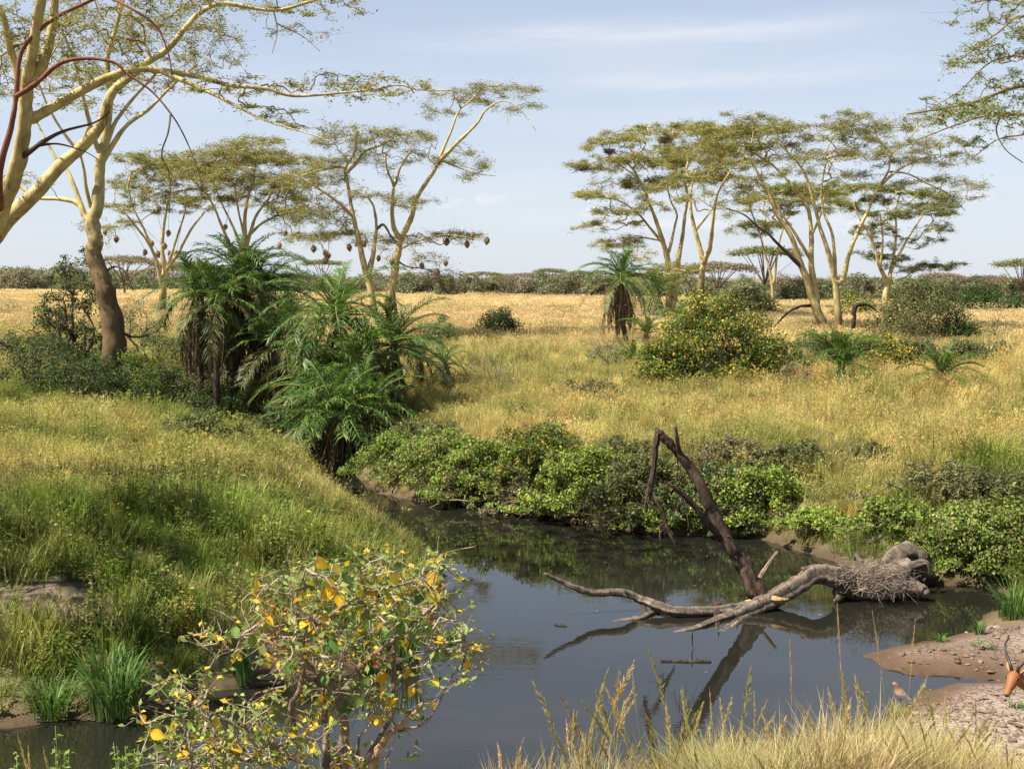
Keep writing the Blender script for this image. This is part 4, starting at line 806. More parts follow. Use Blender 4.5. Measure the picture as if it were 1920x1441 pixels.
for i, (lb, x, y, w, top, pal) in enumerate((
        ('lush green shrub filling the corner beside the dark water gap', 748, 922, 130, 812, PAL_GREEN), ('tallest lush green shrub overhanging the far waterline', 838, 935, 170, 786, PAL_GREEN), ('green shrub with dark hollow beneath at the far waterline', 935, 948, 150, 800, PAL_GREEN),
        ('shrub flecked with yellow leaves at the far waterline', 1030, 960, 140, 800, PAL_YEL), ('low brown twigged shrub between the yellow flecked shrubs', 985, 962, 90, 880, PAL_DRY), ('green shrub behind the hanging dead branch tip', 1110, 978, 150, 826, PAL_GREEN), ('dark leaved shrub directly behind the upright dead limb', 1215, 992, 160, 845, PAL_OLIVE),
        ('dense green shrub right of the upright dead limb', 1325, 998, 160, 850, PAL_DARK), ('rounded green shrub above a black bank hollow', 1420, 1000, 150, 845, PAL_GREEN), ('broad shrub where the green bank turns to grass', 1510, 985, 150, 860, PAL_OLIVE),
        ('low green shrub trailing into the water left of the hanging branch tip', 1065, 972, 100, 900, PAL_GREEN), ('sprawling shrub trailing into the water under the upright dead limb', 1270, 998, 110, 915, PAL_GREEN), ('small shrub trailing into the water beside the black hollow', 1375, 1004, 90, 930, PAL_OLIVE), ('low shrub trailing into the water right of the dark corner shrub', 885, 948, 100, 880, PAL_OLIVE), ('pale green shrub at the start of the grassy shore', 1570, 1030, 130, 930, PAL_GREEN), ('leafy shrub right behind the root mass of the fallen tree', 1765, 1085, 110, 1000, PAL_GREEN), ('large green shrub on the bank above the inlet', 1860, 1092, 190, 930, PAL_GREEN), ('dark shrub on the slope behind the inlet shrub', 1930, 1050, 170, 900, PAL_DARK))):
    f = onz(x, y); bush(lb, x+(22 if i < 2 else 0), y, w*1.22, top-8+(i*29) % 34-14, pal+[(.34, .28, .14, (0., 2.5, 1.)[i % 3])], i, Y=f[1]-.05, leaf=.08, ncl=190, nl=80, group=RB, cr=.15, dip=.25, depth=.55, mass=True, name='riverside_shrub')
for i, (lb, x, y, w, top, pal) in enumerate((('straw flecked bush on the slope above the corner shrub', 800, 860, 130, 775, PAL_OLIVE), ('upper slope bush behind the yellow flecked shore shrub', 1010, 870, 150, 785, PAL_YEL), ('upper slope bush behind the upright dead limb', 1190, 880, 150, 815, PAL_OLIVE), ('brown upper slope bush right of the limb', 1370, 880, 150, 820, PAL_DRY), ('upper slope bush above the black hollow', 1480, 885, 150, 825, PAL_OLIVE), ('leafy bush on the green slope behind the root mass', 1690, 1000, 150, 930, PAL_GREEN), ('dry leafy bush high on the green slope', 1780, 940, 170, 870, PAL_DRY+PAL_OLIVE), ('green bush high on the slope above the inlet', 1880, 960, 150, 880, PAL_OLIVE))):
    bush(lb, x, y, w, top, pal, 80+i, leaf=.075, ncl=110, nl=50, group='weedy bushes on the upper bank slope', cr=.16, mass=True)
bush('big round bush spotted with yellow leaves on the plain edge', 1345, 722, 240, 556, PAL_YEL, 31, leaf=.115, ncl=300, nl=80, cr=.17)
bush('yellow spotted low bush leaning against the big round bush', 1248, 728, 110, 640, PAL_YEL, 32, leaf=.11, ncl=60, nl=80)
bush('olive low bush in front of the big round bush', 1385, 722, 150, 655, PAL_GREY, 33, leaf=.1, ncl=60, nl=80)
bush('grey green rounded bush on the plain, paler of the pair', 826, 652, 78, 603, PAL_GREY, 34, leaf=.11, ncl=60, nl=80)
bush('dark green rounded bush on the plain, beside the paler one', 933, 637, 88, 583, PAL_DARK, 35, leaf=.13, ncl=60, nl=80)
bush('small grey weed bush alone in the straw grass', 1012, 632, 24, 618, PAL_GREY, 36, leaf=.08, ncl=16, nl=40)
bush('wide olive bush below the small fanned fever tree', 1720, 645, 200, 525, PAL_OLIVE, 37, leaf=.15, ncl=150, nl=80, cr=.24)
bush('olive scrub bush between the dry based palm and the yellow flowering bush', 1618, 700, 110, 632, PAL_OLIVE, 71, leaf=.1, ncl=80, nl=70, mass=True, cr=.2)
bush('tangled olive bush right of the yellow flowering bush', 1725, 700, 110, 640, PAL_OLIVE+PAL_DRY, 72, leaf=.09, ncl=70, nl=70, mass=True, cr=.2)
bush('green scrub bush beside the small bright green palm', 1815, 700, 110, 640, PAL_GREY+PAL_OLIVE, 73, leaf=.09, ncl=70, nl=70, mass=True, cr=.2)
bush('brown scrub bush right of the big yellow spotted bush', 1470, 705, 90, 640, PAL_OLIVE+PAL_YEL, 74, leaf=.09, ncl=70, nl=60, mass=True, cr=.2)
bush('grassy olive bush on the open slope below the lone tall palm', 1100, 760, 110, 715, PAL_OLIVE+PAL_DRY, 75, leaf=.07, ncl=70, nl=55, mass=True, cr=.2)
bush('darker bush tucked right of the wide olive bush', 1790, 645, 80, 590, PAL_DARK, 38, leaf=.11, ncl=40, nl=70)
bush('mid green bush behind the big yellow spotted bush', 1410, 600, 110, 535, PAL_OLIVE, 39, Y=110, leaf=.2, ncl=60, nl=70)
bush('dark green leafy bush at the edge of the right plain', 1850, 582, 130, 526, PAL_DARK, 40, Y=118, leaf=.22, ncl=60, nl=70)
bush('yellowish bush between the scarred trunk and the leaning trunks', 1600, 590, 90, 540, PAL_YEL, 41, Y=105, leaf=.2, ncl=40, nl=60)
bush('yellow flowering bush beside the dry based palm', 1670, 705, 100, 636, PAL_YEL+[(.6, .42, .04, 3)], 42, leaf=.1, ncl=70, nl=60)
bush('olive bush at the foot of the leaning yellow trunks', 1525, 690, 90, 630, PAL_OLIVE, 43, leaf=.1, ncl=45, nl=70)
bush('dry brown bush left of the dry based palm', 1490, 735, 90, 690, PAL_DRY, 44, leaf=.07, ncl=35, nl=60)
bush('thin leaved weed bush near the bare earth', 1862, 690, 70, 622, PAL_OLIVE, 45, leaf=.08, ncl=30, nl=40)
bush('grey green scrub at the foot of the lone tall palm', 1140, 690, 90, 650, PAL_GREY, 46, leaf=.07, ncl=40, nl=60)
bush('leafy grass edged bush on the sunny right slope', 1640, 880, 140, 828, PAL_OLIVE, 47, leaf=.07, ncl=60, nl=60)
bush('open leafy thicket with dark stems left of the scarred trunk', 112, 700, 150, 570, PAL_DARK, 51, leaf=.12, ncl=75, nl=40, cr=.17, open_=1.)
bush('tall leafy thicket behind the scarred trunk', 150, 680, 150, 482, PAL_OLIVE+[(.05, .09, .03, 4)], 52, Y=50, leaf=.13, ncl=150, nl=36, cr=.15, open_=1.)
bush('dry tangled bush at the foot of the nest hung fever tree', 262, 625, 110, 545, PAL_DRY+[(.10, .14, .04, 2)], 53, Y=60, leaf=.1, ncl=50, nl=40, open_=.6)
bush('low dark scrub right of the scarred trunk', 300, 690, 120, 625, PAL_DARK+PAL_OLIVE, 54, leaf=.09, ncl=50, nl=60)
LS = 'low scrub in the shaded hollow'
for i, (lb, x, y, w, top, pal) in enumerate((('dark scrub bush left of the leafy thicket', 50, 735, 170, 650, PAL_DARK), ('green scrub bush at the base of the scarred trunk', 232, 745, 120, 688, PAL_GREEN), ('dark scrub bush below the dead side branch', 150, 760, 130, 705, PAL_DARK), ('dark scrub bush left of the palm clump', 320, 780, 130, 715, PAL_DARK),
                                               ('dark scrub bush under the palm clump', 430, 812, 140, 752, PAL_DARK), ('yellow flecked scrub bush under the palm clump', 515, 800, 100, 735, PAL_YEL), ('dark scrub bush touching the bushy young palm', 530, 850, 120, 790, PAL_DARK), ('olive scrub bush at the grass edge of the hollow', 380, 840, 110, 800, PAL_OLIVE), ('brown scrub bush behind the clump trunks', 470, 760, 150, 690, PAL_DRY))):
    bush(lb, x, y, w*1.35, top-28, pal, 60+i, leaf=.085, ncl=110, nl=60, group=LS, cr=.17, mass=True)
def bare_shrub(label, bx, by, wpx, top, seed, Y=None, col=(.20, .15, .11), n=60, tw=.006):
    rng = np.random.RandomState(700+seed); f = onground(bx, by) if Y is None else grnd(at(bx, by, Y)[0], Y); k = f[1]/FPX; rx = wpx*.5*k; h = at(bx, top, f[1])[2]-f[2]
    u = rdir(rng, n); u[:, 2] = np.abs(u[:, 2])+.2; A = u*np.array((rx, rx*.7, h*.85))*rng.uniform(.5, 1, (n, 1)); P, par, pl = grow(np.array([(0, 0, -.2), (0, 0, .05)]), np.array((0, .2)), A, .7)
    cnt = np.zeros(len(P))
    for q in np.argsort(-pl):
        if par[q] >= 0: cnt[q] += 1; cnt[par[q]] += cnt[q]
    q = np.arange(2, len(P)); g = Geo(); a, b = P[par[q]]+f, P[q]+f; m = (a+b)/2+rng.normal(0, .07, a.shape)*np.linalg.norm(b-a, axis=1)[:, None]; r = tw*cnt[q]**.45; cc = np.array(col)*rng.uniform(.7, 1.3, (len(q), 1))
    sticks(g, a, m, r*1.1, r, cc, 4); sticks(g, m, b, r, r*.7, cc, 4); s = np.repeat(b, 2, 0); sticks(g, s, s+unit(rdir(rng, len(s))+np.array((0, 0, .6)))*.18*h, tw*.8, tw*.4, col, 3)
    root = thing('bare_shrub', label, 'shrub', f, 'leafless shrubs'); part('stems', g, M_TWIG, root)
bare_shrub('grey leafless shrub in front of the dark green plain bush', 930, 735, 130, 640, 1, n=80); bare_shrub('thin leafless shrub left of the lone tall palm', 1125, 665, 100, 605, 2)
bare_shrub('leafless brown shrub alone on the right plain', 1872, 640, 70, 570, 3, n=50, tw=.01); bare_shrub('leafless shrub behind the paler plain bush', 770, 640, 60, 595, 4, n=40)
bare_shrub('leafless tangle beneath the dark palm clump', 500, 770, 110, 680, 5, n=70); bare_shrub('dry twigs beside the dry based palm', 1500, 700, 90, 640, 6, n=50)
bare_shrub('blackened stump shoots alone in the straw grass', 788, 592, 16, 572, 7, col=(.06, .045, .035), n=12, tw=.03)

# ------------------------------------------------------------------ dead wood
def limb_px(g, pts, rng, col, sides=10, rough=.10, steps=5, kink=.25, flute=0., dY=0.):
    W = np.array([np.append(at(p[0], p[1], p[2]+dY), p[3]/ppm(p[2])) for p in pts]); Q = smooth_line(W, steps); r = np.maximum(Q[:, 3], .004)
    P = Q[:, :3]+rng.normal(0, kink, (len(Q), 3))*r[:, None]*.5
    c = np.tile(col, (len(P), 1))*rng.uniform(.75, 1.25, (len(P), 1)); tube(g, P, r, sides, c, rough, rng, flute=flute)
    return P, r
def fallen_tree():
    rng = np.random.RandomState(81); Y0 = 23.2; foot = onz(1680, 1098); root = thing('fallen_tree', 'grey driftwood tree lying in the stream with roots toward the bank', 'dead tree', foot)
    LDY = -.75; GREY = np.array((.165, .13, .10)); BRN = np.array((.08, .053, .038)); ORG = np.array((.36, .23, .12))
    g = Geo(); P, r = limb_px(g, [(1705, 1075, 24.3, 36), (1655, 1098, 24.0, 34), (1600, 1098, 23.6, 25), (1570, 1082, 23.4, 20), (1530, 1076, 23.3, 17), (1500, 1094, 23.1, 17), (1465, 1114, 22.9, 17), (1430, 1132, 22.7, 16), (1400, 1146, 22.5, 15), (1360, 1160, 22.2, 11), (1310, 1178, 21.6, 8), (1245, 1193, 21.25, 4)], rng, GREY, 24, .02, 6, .10, .085, LDY)
    sp = rng.randint(8, len(P)-6, 26); d = rdir(rng, 26); sticks(g, P[sp]+d*r[sp, None]*.8, P[sp]+d*r[sp, None]*.8+unit(d+rng.normal(0, .5, d.shape))*rng.uniform(.04, .15, (26, 1)), .018, .006, np.where(rng.uniform(0, 1, (26, 1)) < .3, ORG, GREY), 5)
    trunk = part('trunk', g, M_WOOD, root, True)
    def lim(name, pts, col, sides=9, stubs=6, **k):
        g = Geo(); P, r = limb_px(g, pts, rng, col, max(sides, 14), kink=.15, flute=.075, dY=LDY, **k)
        if stubs:
            i = rng.randint(2, len(P)-1, stubs); d = rdir(rng, stubs); sticks(g, P[i], P[i]+d*(r[i, None]+rng.uniform(.03, .12, (stubs, 1))), r[i]*.4, .004, col, 4)
        put(name, g.mesh(name, M_WOOD, root.location, True), trunk if name == 'branch' else root)
    lim('branch', [(1440, 1130, 22.8, 14), (1390, 1140, 22.6, 12), (1340, 1146, 22.4, 10), (1275, 1146, 22.3, 10), (1235, 1136, 22.4, 9), (1200, 1122, 22.7, 7.5), (1165, 1111, 22.6, 6.5), (1110, 1111, 22.5, 6), (1082, 1102, 22.4, 5), (1050, 1088, 22.4, 4), (1020, 1075, 22.3, 2.5)], GREY, 10, 12)
    lim('branch', [(1250, 1138, 22.7, 8), (1228, 1146, 22.6, 7), (1205, 1158, 22.2, 7), (1175, 1163, 22.1, 5), (1148, 1166, 22.0, 3)], GREY)
    lim('branch', [(1212, 1150, 22.5, 5), (1207, 1136, 22.6, 4), (1222, 1128, 22.7, 4)], BRN, 7, 0)
    lim('branch', [(1425, 1122, 22.9, 20), (1412, 1096, 22.9, 17), (1390, 1058, 23, 14), (1368, 1022, 23, 13), (1340, 968, 23.1, 12), (1318, 920, 23.1, 11), (1296, 880, 23.2, 9), (1262, 838, 23.2, 8), (1245, 820, 23.2, 8), (1232, 806, 23.2, 6)], BRN, 10, 10)
    lim('branch', [(1233, 808, 23.2, 5), (1228, 850, 23.1, 5), (1225, 880, 23.1, 4.5), (1220, 912, 23.1, 6), (1214, 935, 23.1, 4), (1212, 958, 23.1, 2)], BRN, 7, 8)
    lim('branch', [(1222, 925, 23.1, 4), (1240, 955, 23., 3.5), (1250, 985, 23., 4), (1268, 1026, 22.9, 1.5)], BRN, 7, 6)
    lim('branch', [(1352, 1010, 23., 7), (1322, 972, 22.8, 6), (1290, 935, 22.7, 5), (1252, 905, 22.6, 3)], BRN, 8, 5)
    lim('branch', [(1277, 856, 23.2, 5), (1270, 830, 23.1, 4), (1267, 800, 23.1, 3)], BRN, 7, 2)
    lim('branch', [(1420, 1092, 23.1, 5), (1435, 1066, 23.3, 4), (1457, 1034, 23.4, 3)], np.array((.3, .22, .16)), 7, 2)
    lim('branch', [(1348, 1150, 22.7, 9), (1344, 1130, 22.6, 9)], BRN, 9, 0); lim('branch', [(1346, 1135, 22.6, 7), (1344, 1165, 22.0, 6), (1346, 1195, 21.2, 6)], BRN, 8, 3)
    lim('branch', [(1415, 1150, 22.7, 10), (1385, 1168, 22.0, 9), (1360, 1184, 21.5, 7), (1328, 1200, 21.05, 4)], GREY, 8, 5)
    lim('branch', [(1400, 1130, 22.9, 7), (1440, 1122, 22.7, 6), (1478, 1124, 22.5, 4)], ORG, 7, 3); lim('branch', [(1535, 1075, 23.4, 9), (1520, 1070, 23.3, 7), (1506, 1066, 23.2, 4)], GREY, 8, 2)
    g = Geo(); n = 46; c = np.concatenate([at(x, y, 23.1+LDY)+rng.normal(0, .07, (k, 3)) for x, y, k in ((1218, 925, 16), (1245, 985, 10), (1285, 935, 10), (1400, 1150, 10))]); D = rdir(rng, n)*np.array((.6, .5, 1)); D[:, 2] -= .5; e = c+D*rng.uniform(.1, .42, (n, 1)); sticks(g, c, e, .009, .004, BRN*1.5, 4); m = (c+e)/2; sticks(g, m, m+rdir(rng, n)*.16, .006, .003, BRN*1.5, 3); tag(part('twigs', g, M_TWIG, root), kind='stuff')
    # root mass
    lim('root', [(1655, 1075, 24.2, 12), (1672, 1050, 24.3, 18), (1700, 1040, 24.4, 20), (1728, 1052, 24.5, 17), (1745, 1080, 24.5, 14)], GREY*.9, 18, 8, rough=.05)
    lim('root', [(1660, 1085, 24.3, 14), (1690, 1068, 24.5, 22), (1720, 1075, 24.6, 20), (1738, 1098, 24.6, 14)], GREY*.55, 16, 5)
    lim('root', [(1650, 1092, 24.1, 16), (1680, 1092, 24.2, 18), (1715, 1098, 24.3, 12)], GREY*.7, 16, 5)
    lim('root', [(1600, 1108, 23.6, 12), (1650, 1112, 23.5, 15), (1695, 1103, 23.5, 14), (1725, 1105, 23.4, 12), (1740, 1112, 23.3, 6)], GREY*1.25, 10, 5)
    lim('root', [(1690, 1085, 24, 12), (1712, 1062, 23.9, 10), (1735, 1058, 23.9, 8), (1740, 1080, 23.9, 6)], GREY, 9, 3); lim('root', [(1585, 1090, 23.6, 12), (1572, 1105, 23.4, 9), (1570, 1125, 23.2, 7)], GREY, 9, 3); lim('root', [(1640, 1095, 23.7, 10), (1620, 1062, 23.9, 7), (1604, 1040, 24, 3)], GREY, 8, 3)
    g = Geo(); n = 900; u = rng.normal(0, 1, (n, 3)); c = at(1640, 1078, 23.3+LDY); A = c+u*np.array((.30, .22, .15)); A[:, 2] = np.maximum(A[:, 2], .02); D = unit(rng.normal(0, 1, (n, 3))*np.array((1.2, .8, .6))); D[:, 2] -= .2
    sticks(g, A, A+D*rng.uniform(.06, .3, (n, 1)), .006, .003, pick(rng, [(.27, .21, .16, 2), (.17, .13, .10, 2), (.36, .29, .22, 1)], n), 3); tag(part('flood_debris', g, M_TWIG, root), kind='stuff')
fallen_tree()
def loose_stick(label, pts, col=(.05, .037, .03), name='floating_stick', cat='stick', mat=None):
    rng = np.random.RandomState(len(label)); p0 = at(*pts[0][:3]); root = thing(name, label, cat, p0); g = Geo(); limb_px(g, pts, rng, np.array(col), 7); part('stem', g, M_WOOD, root, True); return root
def zst(px, py, r): Y = onz(px, py)[1]; return (px, py, Y, r)
loose_stick('small dark twig afloat on open water left of the driftwood', [zst(1039, 1170, 2), zst(1047, 1172, 4), zst(1062, 1174, 2)])
loose_stick('dark stick lying flat on the water in front of the driftwood', [zst(1240, 1239, 3), zst(1290, 1240, 4), zst(1332, 1240, 4)])
loose_stick('thin bare twig poking up from the water beside the driftwood', [zst(1308, 1234, 1.5), (1299, 1215, 19.6, 1.2), (1298, 1182, 19.6, 1)])
loose_stick('dark bent dead branch propped against the leaning yellow trunks', [(1452, 612, 81, 1.2), (1475, 588, 81.5, 2), (1497, 575, 82, 2.5), (1526, 572, 82, 3)], (.05, .035, .028), 'dead_branch', 'branch')
loose_stick('black arched dead branch right of the scarred trunk', [(1601, 616, 78, 4), (1602, 582, 78, 4), (1610, 571, 78, 4), (1628, 572, 78, 2.5), (1648, 586, 78, 1.2)], (.05, .035, .028), 'dead_branch', 'branch')
loose_stick('thin dead branch standing in grass right of the leaning trunk', [(744, 600, 70, 2.5), (741, 575, 70, 3), (736, 548, 70.5, 3)], DARKBARK, 'dead_branch', 'branch')
loose_stick('dark dead branch lying in the straw at the left edge', [(-40, 625, 44, 4), (-8, 636, 44, 4), (15, 650, 44, 3)], DARKBARK, 'dead_branch', 'branch')
bare_shrub('burnt twig clump in the green part of the left plain', 25, 592, 34, 558, 9, col=(.07, .05, .04), n=16, tw=.02)

# ------------------------------------------------------------------ weaver nests
def nest_proto(seed):
    rng = np.random.RandomState(seed); g = Geo(); n, m = 12, 9; th = np.linspace(0, math.pi, m)[:, None]; ph = np.arange(n)[None]*2*math.pi/n
    r = .5*(1+rng.normal(0, .05, (m, n))); V = np.stack((r*np.sin(th)*np.cos(ph)*.85, r*np.sin(th)*np.sin(ph)*.85, r*np.cos(th)+0*ph+.12*(np.cos(th)**3)), -1).reshape(-1, 3)
    i = np.arange(m-1)[:, None]*n; j = np.arange(n)[None]; k = (j+1) % n; F = np.stack((i+j, i+n+j, i+n+k, i+k), -1).reshape(-1, 4); g.add(V, [F], pick(rng, [(.30, .20, .11, 2), (.22, .14, .08, 2), (.38, .27, .15, 1)], len(V)))
    k = 220; u = rdir(rng, k); t = unit(np.cross(u, rdir(rng, k))+u*.25); leaves(g, u*.46*np.array((.85, .85, 1)), t, u, .32*rng.uniform(.6, 1.4, k), .03, pick(rng, [(.36, .25, .14, 2), (.24, .15, .08, 2), (.48, .36, .2, 1)], k))
    b = g.mesh('nest_body', M_STRAW); g = Geo(); tube(g, [(.12, 0, -.35), (.18, 0, -.55), (.2, 0, -.68)], [.2, .17, .15], 9, (.20, .13, .075), .08, rng, cap=False); return b, g.mesh('entrance', M_STRAW)
NP = [nest_proto(k) for k in (1, 2, 3)]
NESTS = [(197, 435, 2), (218, 448, 2), (272, 473, 3), (285, 456, 3), (296, 476, 3), (309, 461, 3), (319, 476, 3), (331, 478, 3), (298, 391, 3), (316, 437, 3), (423, 425, 4), (560, 440, 5), (524, 461, 5), (535, 436, 5), (588, 466, 5), (610, 474, 5), (616, 479, 5), (611, 487, 5), (655, 464, 5), (683, 457, 5), (710, 484, 5), (735, 490, 5),
         (791, 498, 5), (836, 493, 5), (838, 453, 5), (876, 458, 5), (885, 443, 5), (913, 451, 5), (820, 510, 5), (824, 526, 5), (830, 535, 5), (848, 536, 5), (872, 543, 5), (880, 525, 5)]
TKEY = {2: [k for k in TREE_NODES if 'thick dark' in k][0], 3: [k for k in TREE_NODES if 'slender' in k][0], 4: [k for k in TREE_NODES if 'broad fever' in k][0], 5: [k for k in TREE_NODES if 'two stemmed' in k][0]}
NLAB = {2: 'straw weaver nest dangling from the scarred trunk fever tree', 3: 'straw weaver nest clustered near the fork of the slender fever tree', 4: 'single straw weaver nest in the fever tree behind the palms', 5: 'straw weaver nest hanging from twigs of the leaning two stemmed fever tree'}
for i, (x, y, t) in enumerate(NESTS):
    Q = TREE_NODES[TKEY[t]]; px, py = proj(Q); d = (px-x)**2+((py-(y-12))*1.2)**2+np.where(py > y-3, 4000, 0); j = int(d.argmin()); q = Q[j]
    p = at(x, y, q[1]); s = (10.5 if t == 5 else 10)/ppm(q[1])*(.9+.25*((i*37) % 10)/10); body, ent = NP[i % 3]
    lb = NLAB[t]
    if (x, y) == (913, 451): lb = 'straw weaver nest at the very tip of the long thin side branch'
    o = thing('weaver_nest', lb, 'nest', p, 'hanging weaver bird nests'); nb_ = put('nest_body', body, o, (0, 0, 0), (0, 0, i*1.7), s); put('entrance', ent, nb_)
    g = Geo(); top = p+np.array((0, 0, s*.45)); sticks(g, [top, (top+q)/2+np.array((0, 0, -.05))], [(top+q)/2+np.array((0, 0, -.05)), q], .018, .012, (.22, .16, .09), 4); part('hanging_fibre', g, M_TWIG, o)
for lb, x, y, w, h, Y in (('messy twig nest at the tip of the lowest left crown layer', 1095, 316, 34, 10, 106), ('messy twig nest high in the left crown of the twin trunked tree', 1143, 284, 16, 9, 106), ('messy twig nest near the top of the twin trunked tree', 1247, 262, 22, 12, 105)):
    rng = np.random.RandomState(x); c = at(x, y, Y); k = Y/FPX; n = 260; g = Geo(); A = c+rng.normal(0, 1, (n, 3))*np.array((w*k*.28, w*k*.24, h*k*.28)); D = rdir(rng, n)*np.array((1, 1, .4)); sticks(g, A-D*.25, A+D*.3, .018, .01, pick(rng, [(.13, .085, .055, 2), (.2, .14, .09, 1)], n), 3)
    o = thing('twig_nest', lb, 'nest', c-np.array((0, 0, h*k*.4)), 'stick nests in the crowns'); part('sticks', g, M_TWIG, o)

# ------------------------------------------------------------------ yellow leaved shrub in front
def front_shrub():
    rng = np.random.RandomState(91); Y = 7.2; f = grnd(at(640, 1441, Y)[0], Y); root = thing('yellow_leaved_shrub', 'thorny shrub with yellow and green round leaves on the near bank', 'shrub', f); allP = []; path = []
    BK = np.array((.23, .17, .125)); PALE = np.array((.36, .29, .22))
    def L(pts, w0, w1, col, d0=0., d1=0.):
        q = np.array(pts, float); t = np.linspace(0, 1, len(q)); W = np.array([np.append(at(a, b, Y+d0+(d1-d0)*s), (w0+(w1-w0)*s)*.4/ppm(Y)) for (a, b), s in zip(q, t)])
        Q = smooth_line(W, 6); P = Q[:, :3]+rng.normal(0, .18, (len(Q), 3))*Q[:, 3:]; g = Geo(); tube(g, P, Q[:, 3], 9, np.tile(col, (len(P), 1))*rng.uniform(.8, 1.2, (len(P), 1)), .1, rng); part('stem', g, M_WOOD, root, True); allP.append(P)
        path.append(np.linalg.norm(P-f, axis=1))
    fb = proj(f)
    L([(640, fb[1]+20), (650, 1500), (646, 1441), (644, 1356), (636, 1297)], 34, 22, BK); L([(610, fb[1]+10), (615, 1500), (612, 1400), (606, 1310), (590, 1270)], 26, 10, BK, 0, .15)
    L([(636, 1297), (600, 1262), (570, 1237), (572, 1190), (620, 1154), (655, 1127), (700, 1108), (754, 1095), (790, 1085)], 17, 4, BK, 0, -.35); L([(570, 1240), (564, 1289), (545, 1328), (560, 1400), (590, 1500)], 12, 16, BK, -.05, 0)
    L([(640, 1297), (651, 1290), (675, 1249), (705, 1222), (735, 1202), (774, 1166), (818, 1127), (803, 1095), (794, 1071), (810, 1052), (830, 1039), (860, 1030), (893, 1024)], 16, 3, BK, 0, .3); L([(660, 1480), (700, 1400), (735, 1336), (739, 1257), (739, 1202)], 14, 9, BK, 0, .15)
    L([(660, 1500), (695, 1441), (719, 1388), (754, 1356), (775, 1338), (794, 1317)], 20, 8, np.array((.42, .27, .15)), 0, -.2); L([(745, 1370), (794, 1356), (822, 1317), (842, 1275), (873, 1233), (869, 1186)], 7, 2, BK, -.2, -.3)
    L([(818, 1127), (849, 1158), (873, 1202), (900, 1235), (921, 1248)], 5, 1.5, BK, .3, .2); L([(570, 1225), (545, 1215), (485, 1194), (457, 1150), (453, 1128)], 8, 2.5, BK, 0, .3); L([(572, 1200), (545, 1194), (470, 1194), (398, 1194), (352, 1186)], 6, 1.5, PALE, 0, .2)
    L([(600, 1480), (560, 1425), (497, 1420), (457, 1427), (420, 1400), (390, 1441)], 12, 5, BK, 0, -.3); L([(500, 1420), (445, 1360), (374, 1325), (331, 1297), (299, 1265)], 7, 2, PALE, -.15, -.4); L([(450, 1428), (380, 1435), (320, 1420), (290, 1405)], 5, 2, PALE, -.2, -.3)
    L([(630, 1300), (590, 1270), (540, 1285), (480, 1300), (470, 1330)], 9, 3, BK, .05, .35); L([(440, 1165), (420, 1150), (395, 1140)], 2.5, 1, PALE, .3, .4)
    base = np.concatenate(allP); pl = np.concatenate(path); A = []
    for cx, cy, rx, ry, n in ((640, 1100, 170, 45, 46), (560, 1120, 90, 60, 30), (740, 1120, 110, 60, 34), (690, 1170, 150, 50, 40), (560, 1200, 100, 60, 30), (820, 1080, 50, 45, 16), (850, 1190, 45, 60, 20), (600, 1340, 130, 70, 36), (480, 1370, 110, 60, 34), (340, 1290, 60, 40, 18), (350, 1410, 90, 40, 26), (760, 1300, 80, 70, 22), (840, 1250, 60, 50, 18), (480, 1180, 90, 50, 24), (700, 1410, 90, 40, 14), (420, 1190, 80, 40, 14), (640, 1250, 90, 60, 26), (650, 1060, 90, 25, 22), (560, 1400, 150, 45, 40), (430, 1415, 130, 35, 40), (330, 1340, 70, 50, 22), (600, 1230, 120, 60, 30)):
        a = rng.uniform(0, 6.283, n); r = np.sqrt(rng.uniform(0, 1, n))
        A += [at(cx+rx*rr*math.cos(aa), cy+ry*rr*math.sin(aa), Y+rng.uniform(-.55, .6)) for aa, rr in zip(a, r)]
    A = np.array(A); P, par, pl = grow(base, pl, A, .08); nb = len(base); cnt = np.zeros(len(P))
    for q in np.argsort(-pl):
        if par[q] >= 0: cnt[q] += 1; cnt[par[q]] += cnt[q]
    k = np.arange(nb, len(P)); a, b = P[par[k]], P[k]; Ln = np.linalg.norm(b-a, axis=1)[:, None]; m1 = a*.6+b*.4+rng.normal(0, .09, a.shape)*Ln; r = .0031*cnt[k]**.42; col = np.where(rng.uniform(0, 1, (len(k), 1)) < .5, PALE, BK)*rng.uniform(.8, 1.2, (len(k), 1)); g = Geo()
    sticks(g, a, m1, r*1.15, r, col, 5); sticks(g, m1, b, r, r*.8, col, 5); n2 = 1300; i = rng.randint(0, len(k), n2); s = m1[i]+(b-m1)[i]*rng.uniform(0, 1, (n2, 1)); e = unit(unit((b-a)[i])*.5+rdir(rng, n2)*np.array((1, 1, .7)))*rng.uniform(.05, .2, (n2, 1)); sticks(g, s, s+e, .0019, .0009, PALE, 3)
    part('twigs', g, M_TWIG, root)
    # leaves: cupped, slightly folded ovals
    def leaf_me(cols, j):
        t = np.linspace(0, 1, 6); w = np.array((.04, .33, .46, .43, .25, .02)); V = []; 
        for s, q in zip(t, w): V += [(s, -q*.78, .16*q-.18*s*s), (s, 0, -.06-.18*s*s+.06*s), (s, q*.78, .16*q-.18*s*s)]
        V = np.array(V)*np.array((1, .9+.2*j, 1)); F = [(3*i+c, 3*i+c+1, 3*i+c+4, 3*i+c+3) for i in range(5) for c in (0, 1)]
        C = np.array([cols[0] if c == 1 else cols[1] for i in range(6) for c in range(3)], float)*np.random.RandomState(j).uniform(.85, 1.15, (18, 1)); return mesh('leaf', V, [np.array(F)], C, M_LEAF, True)
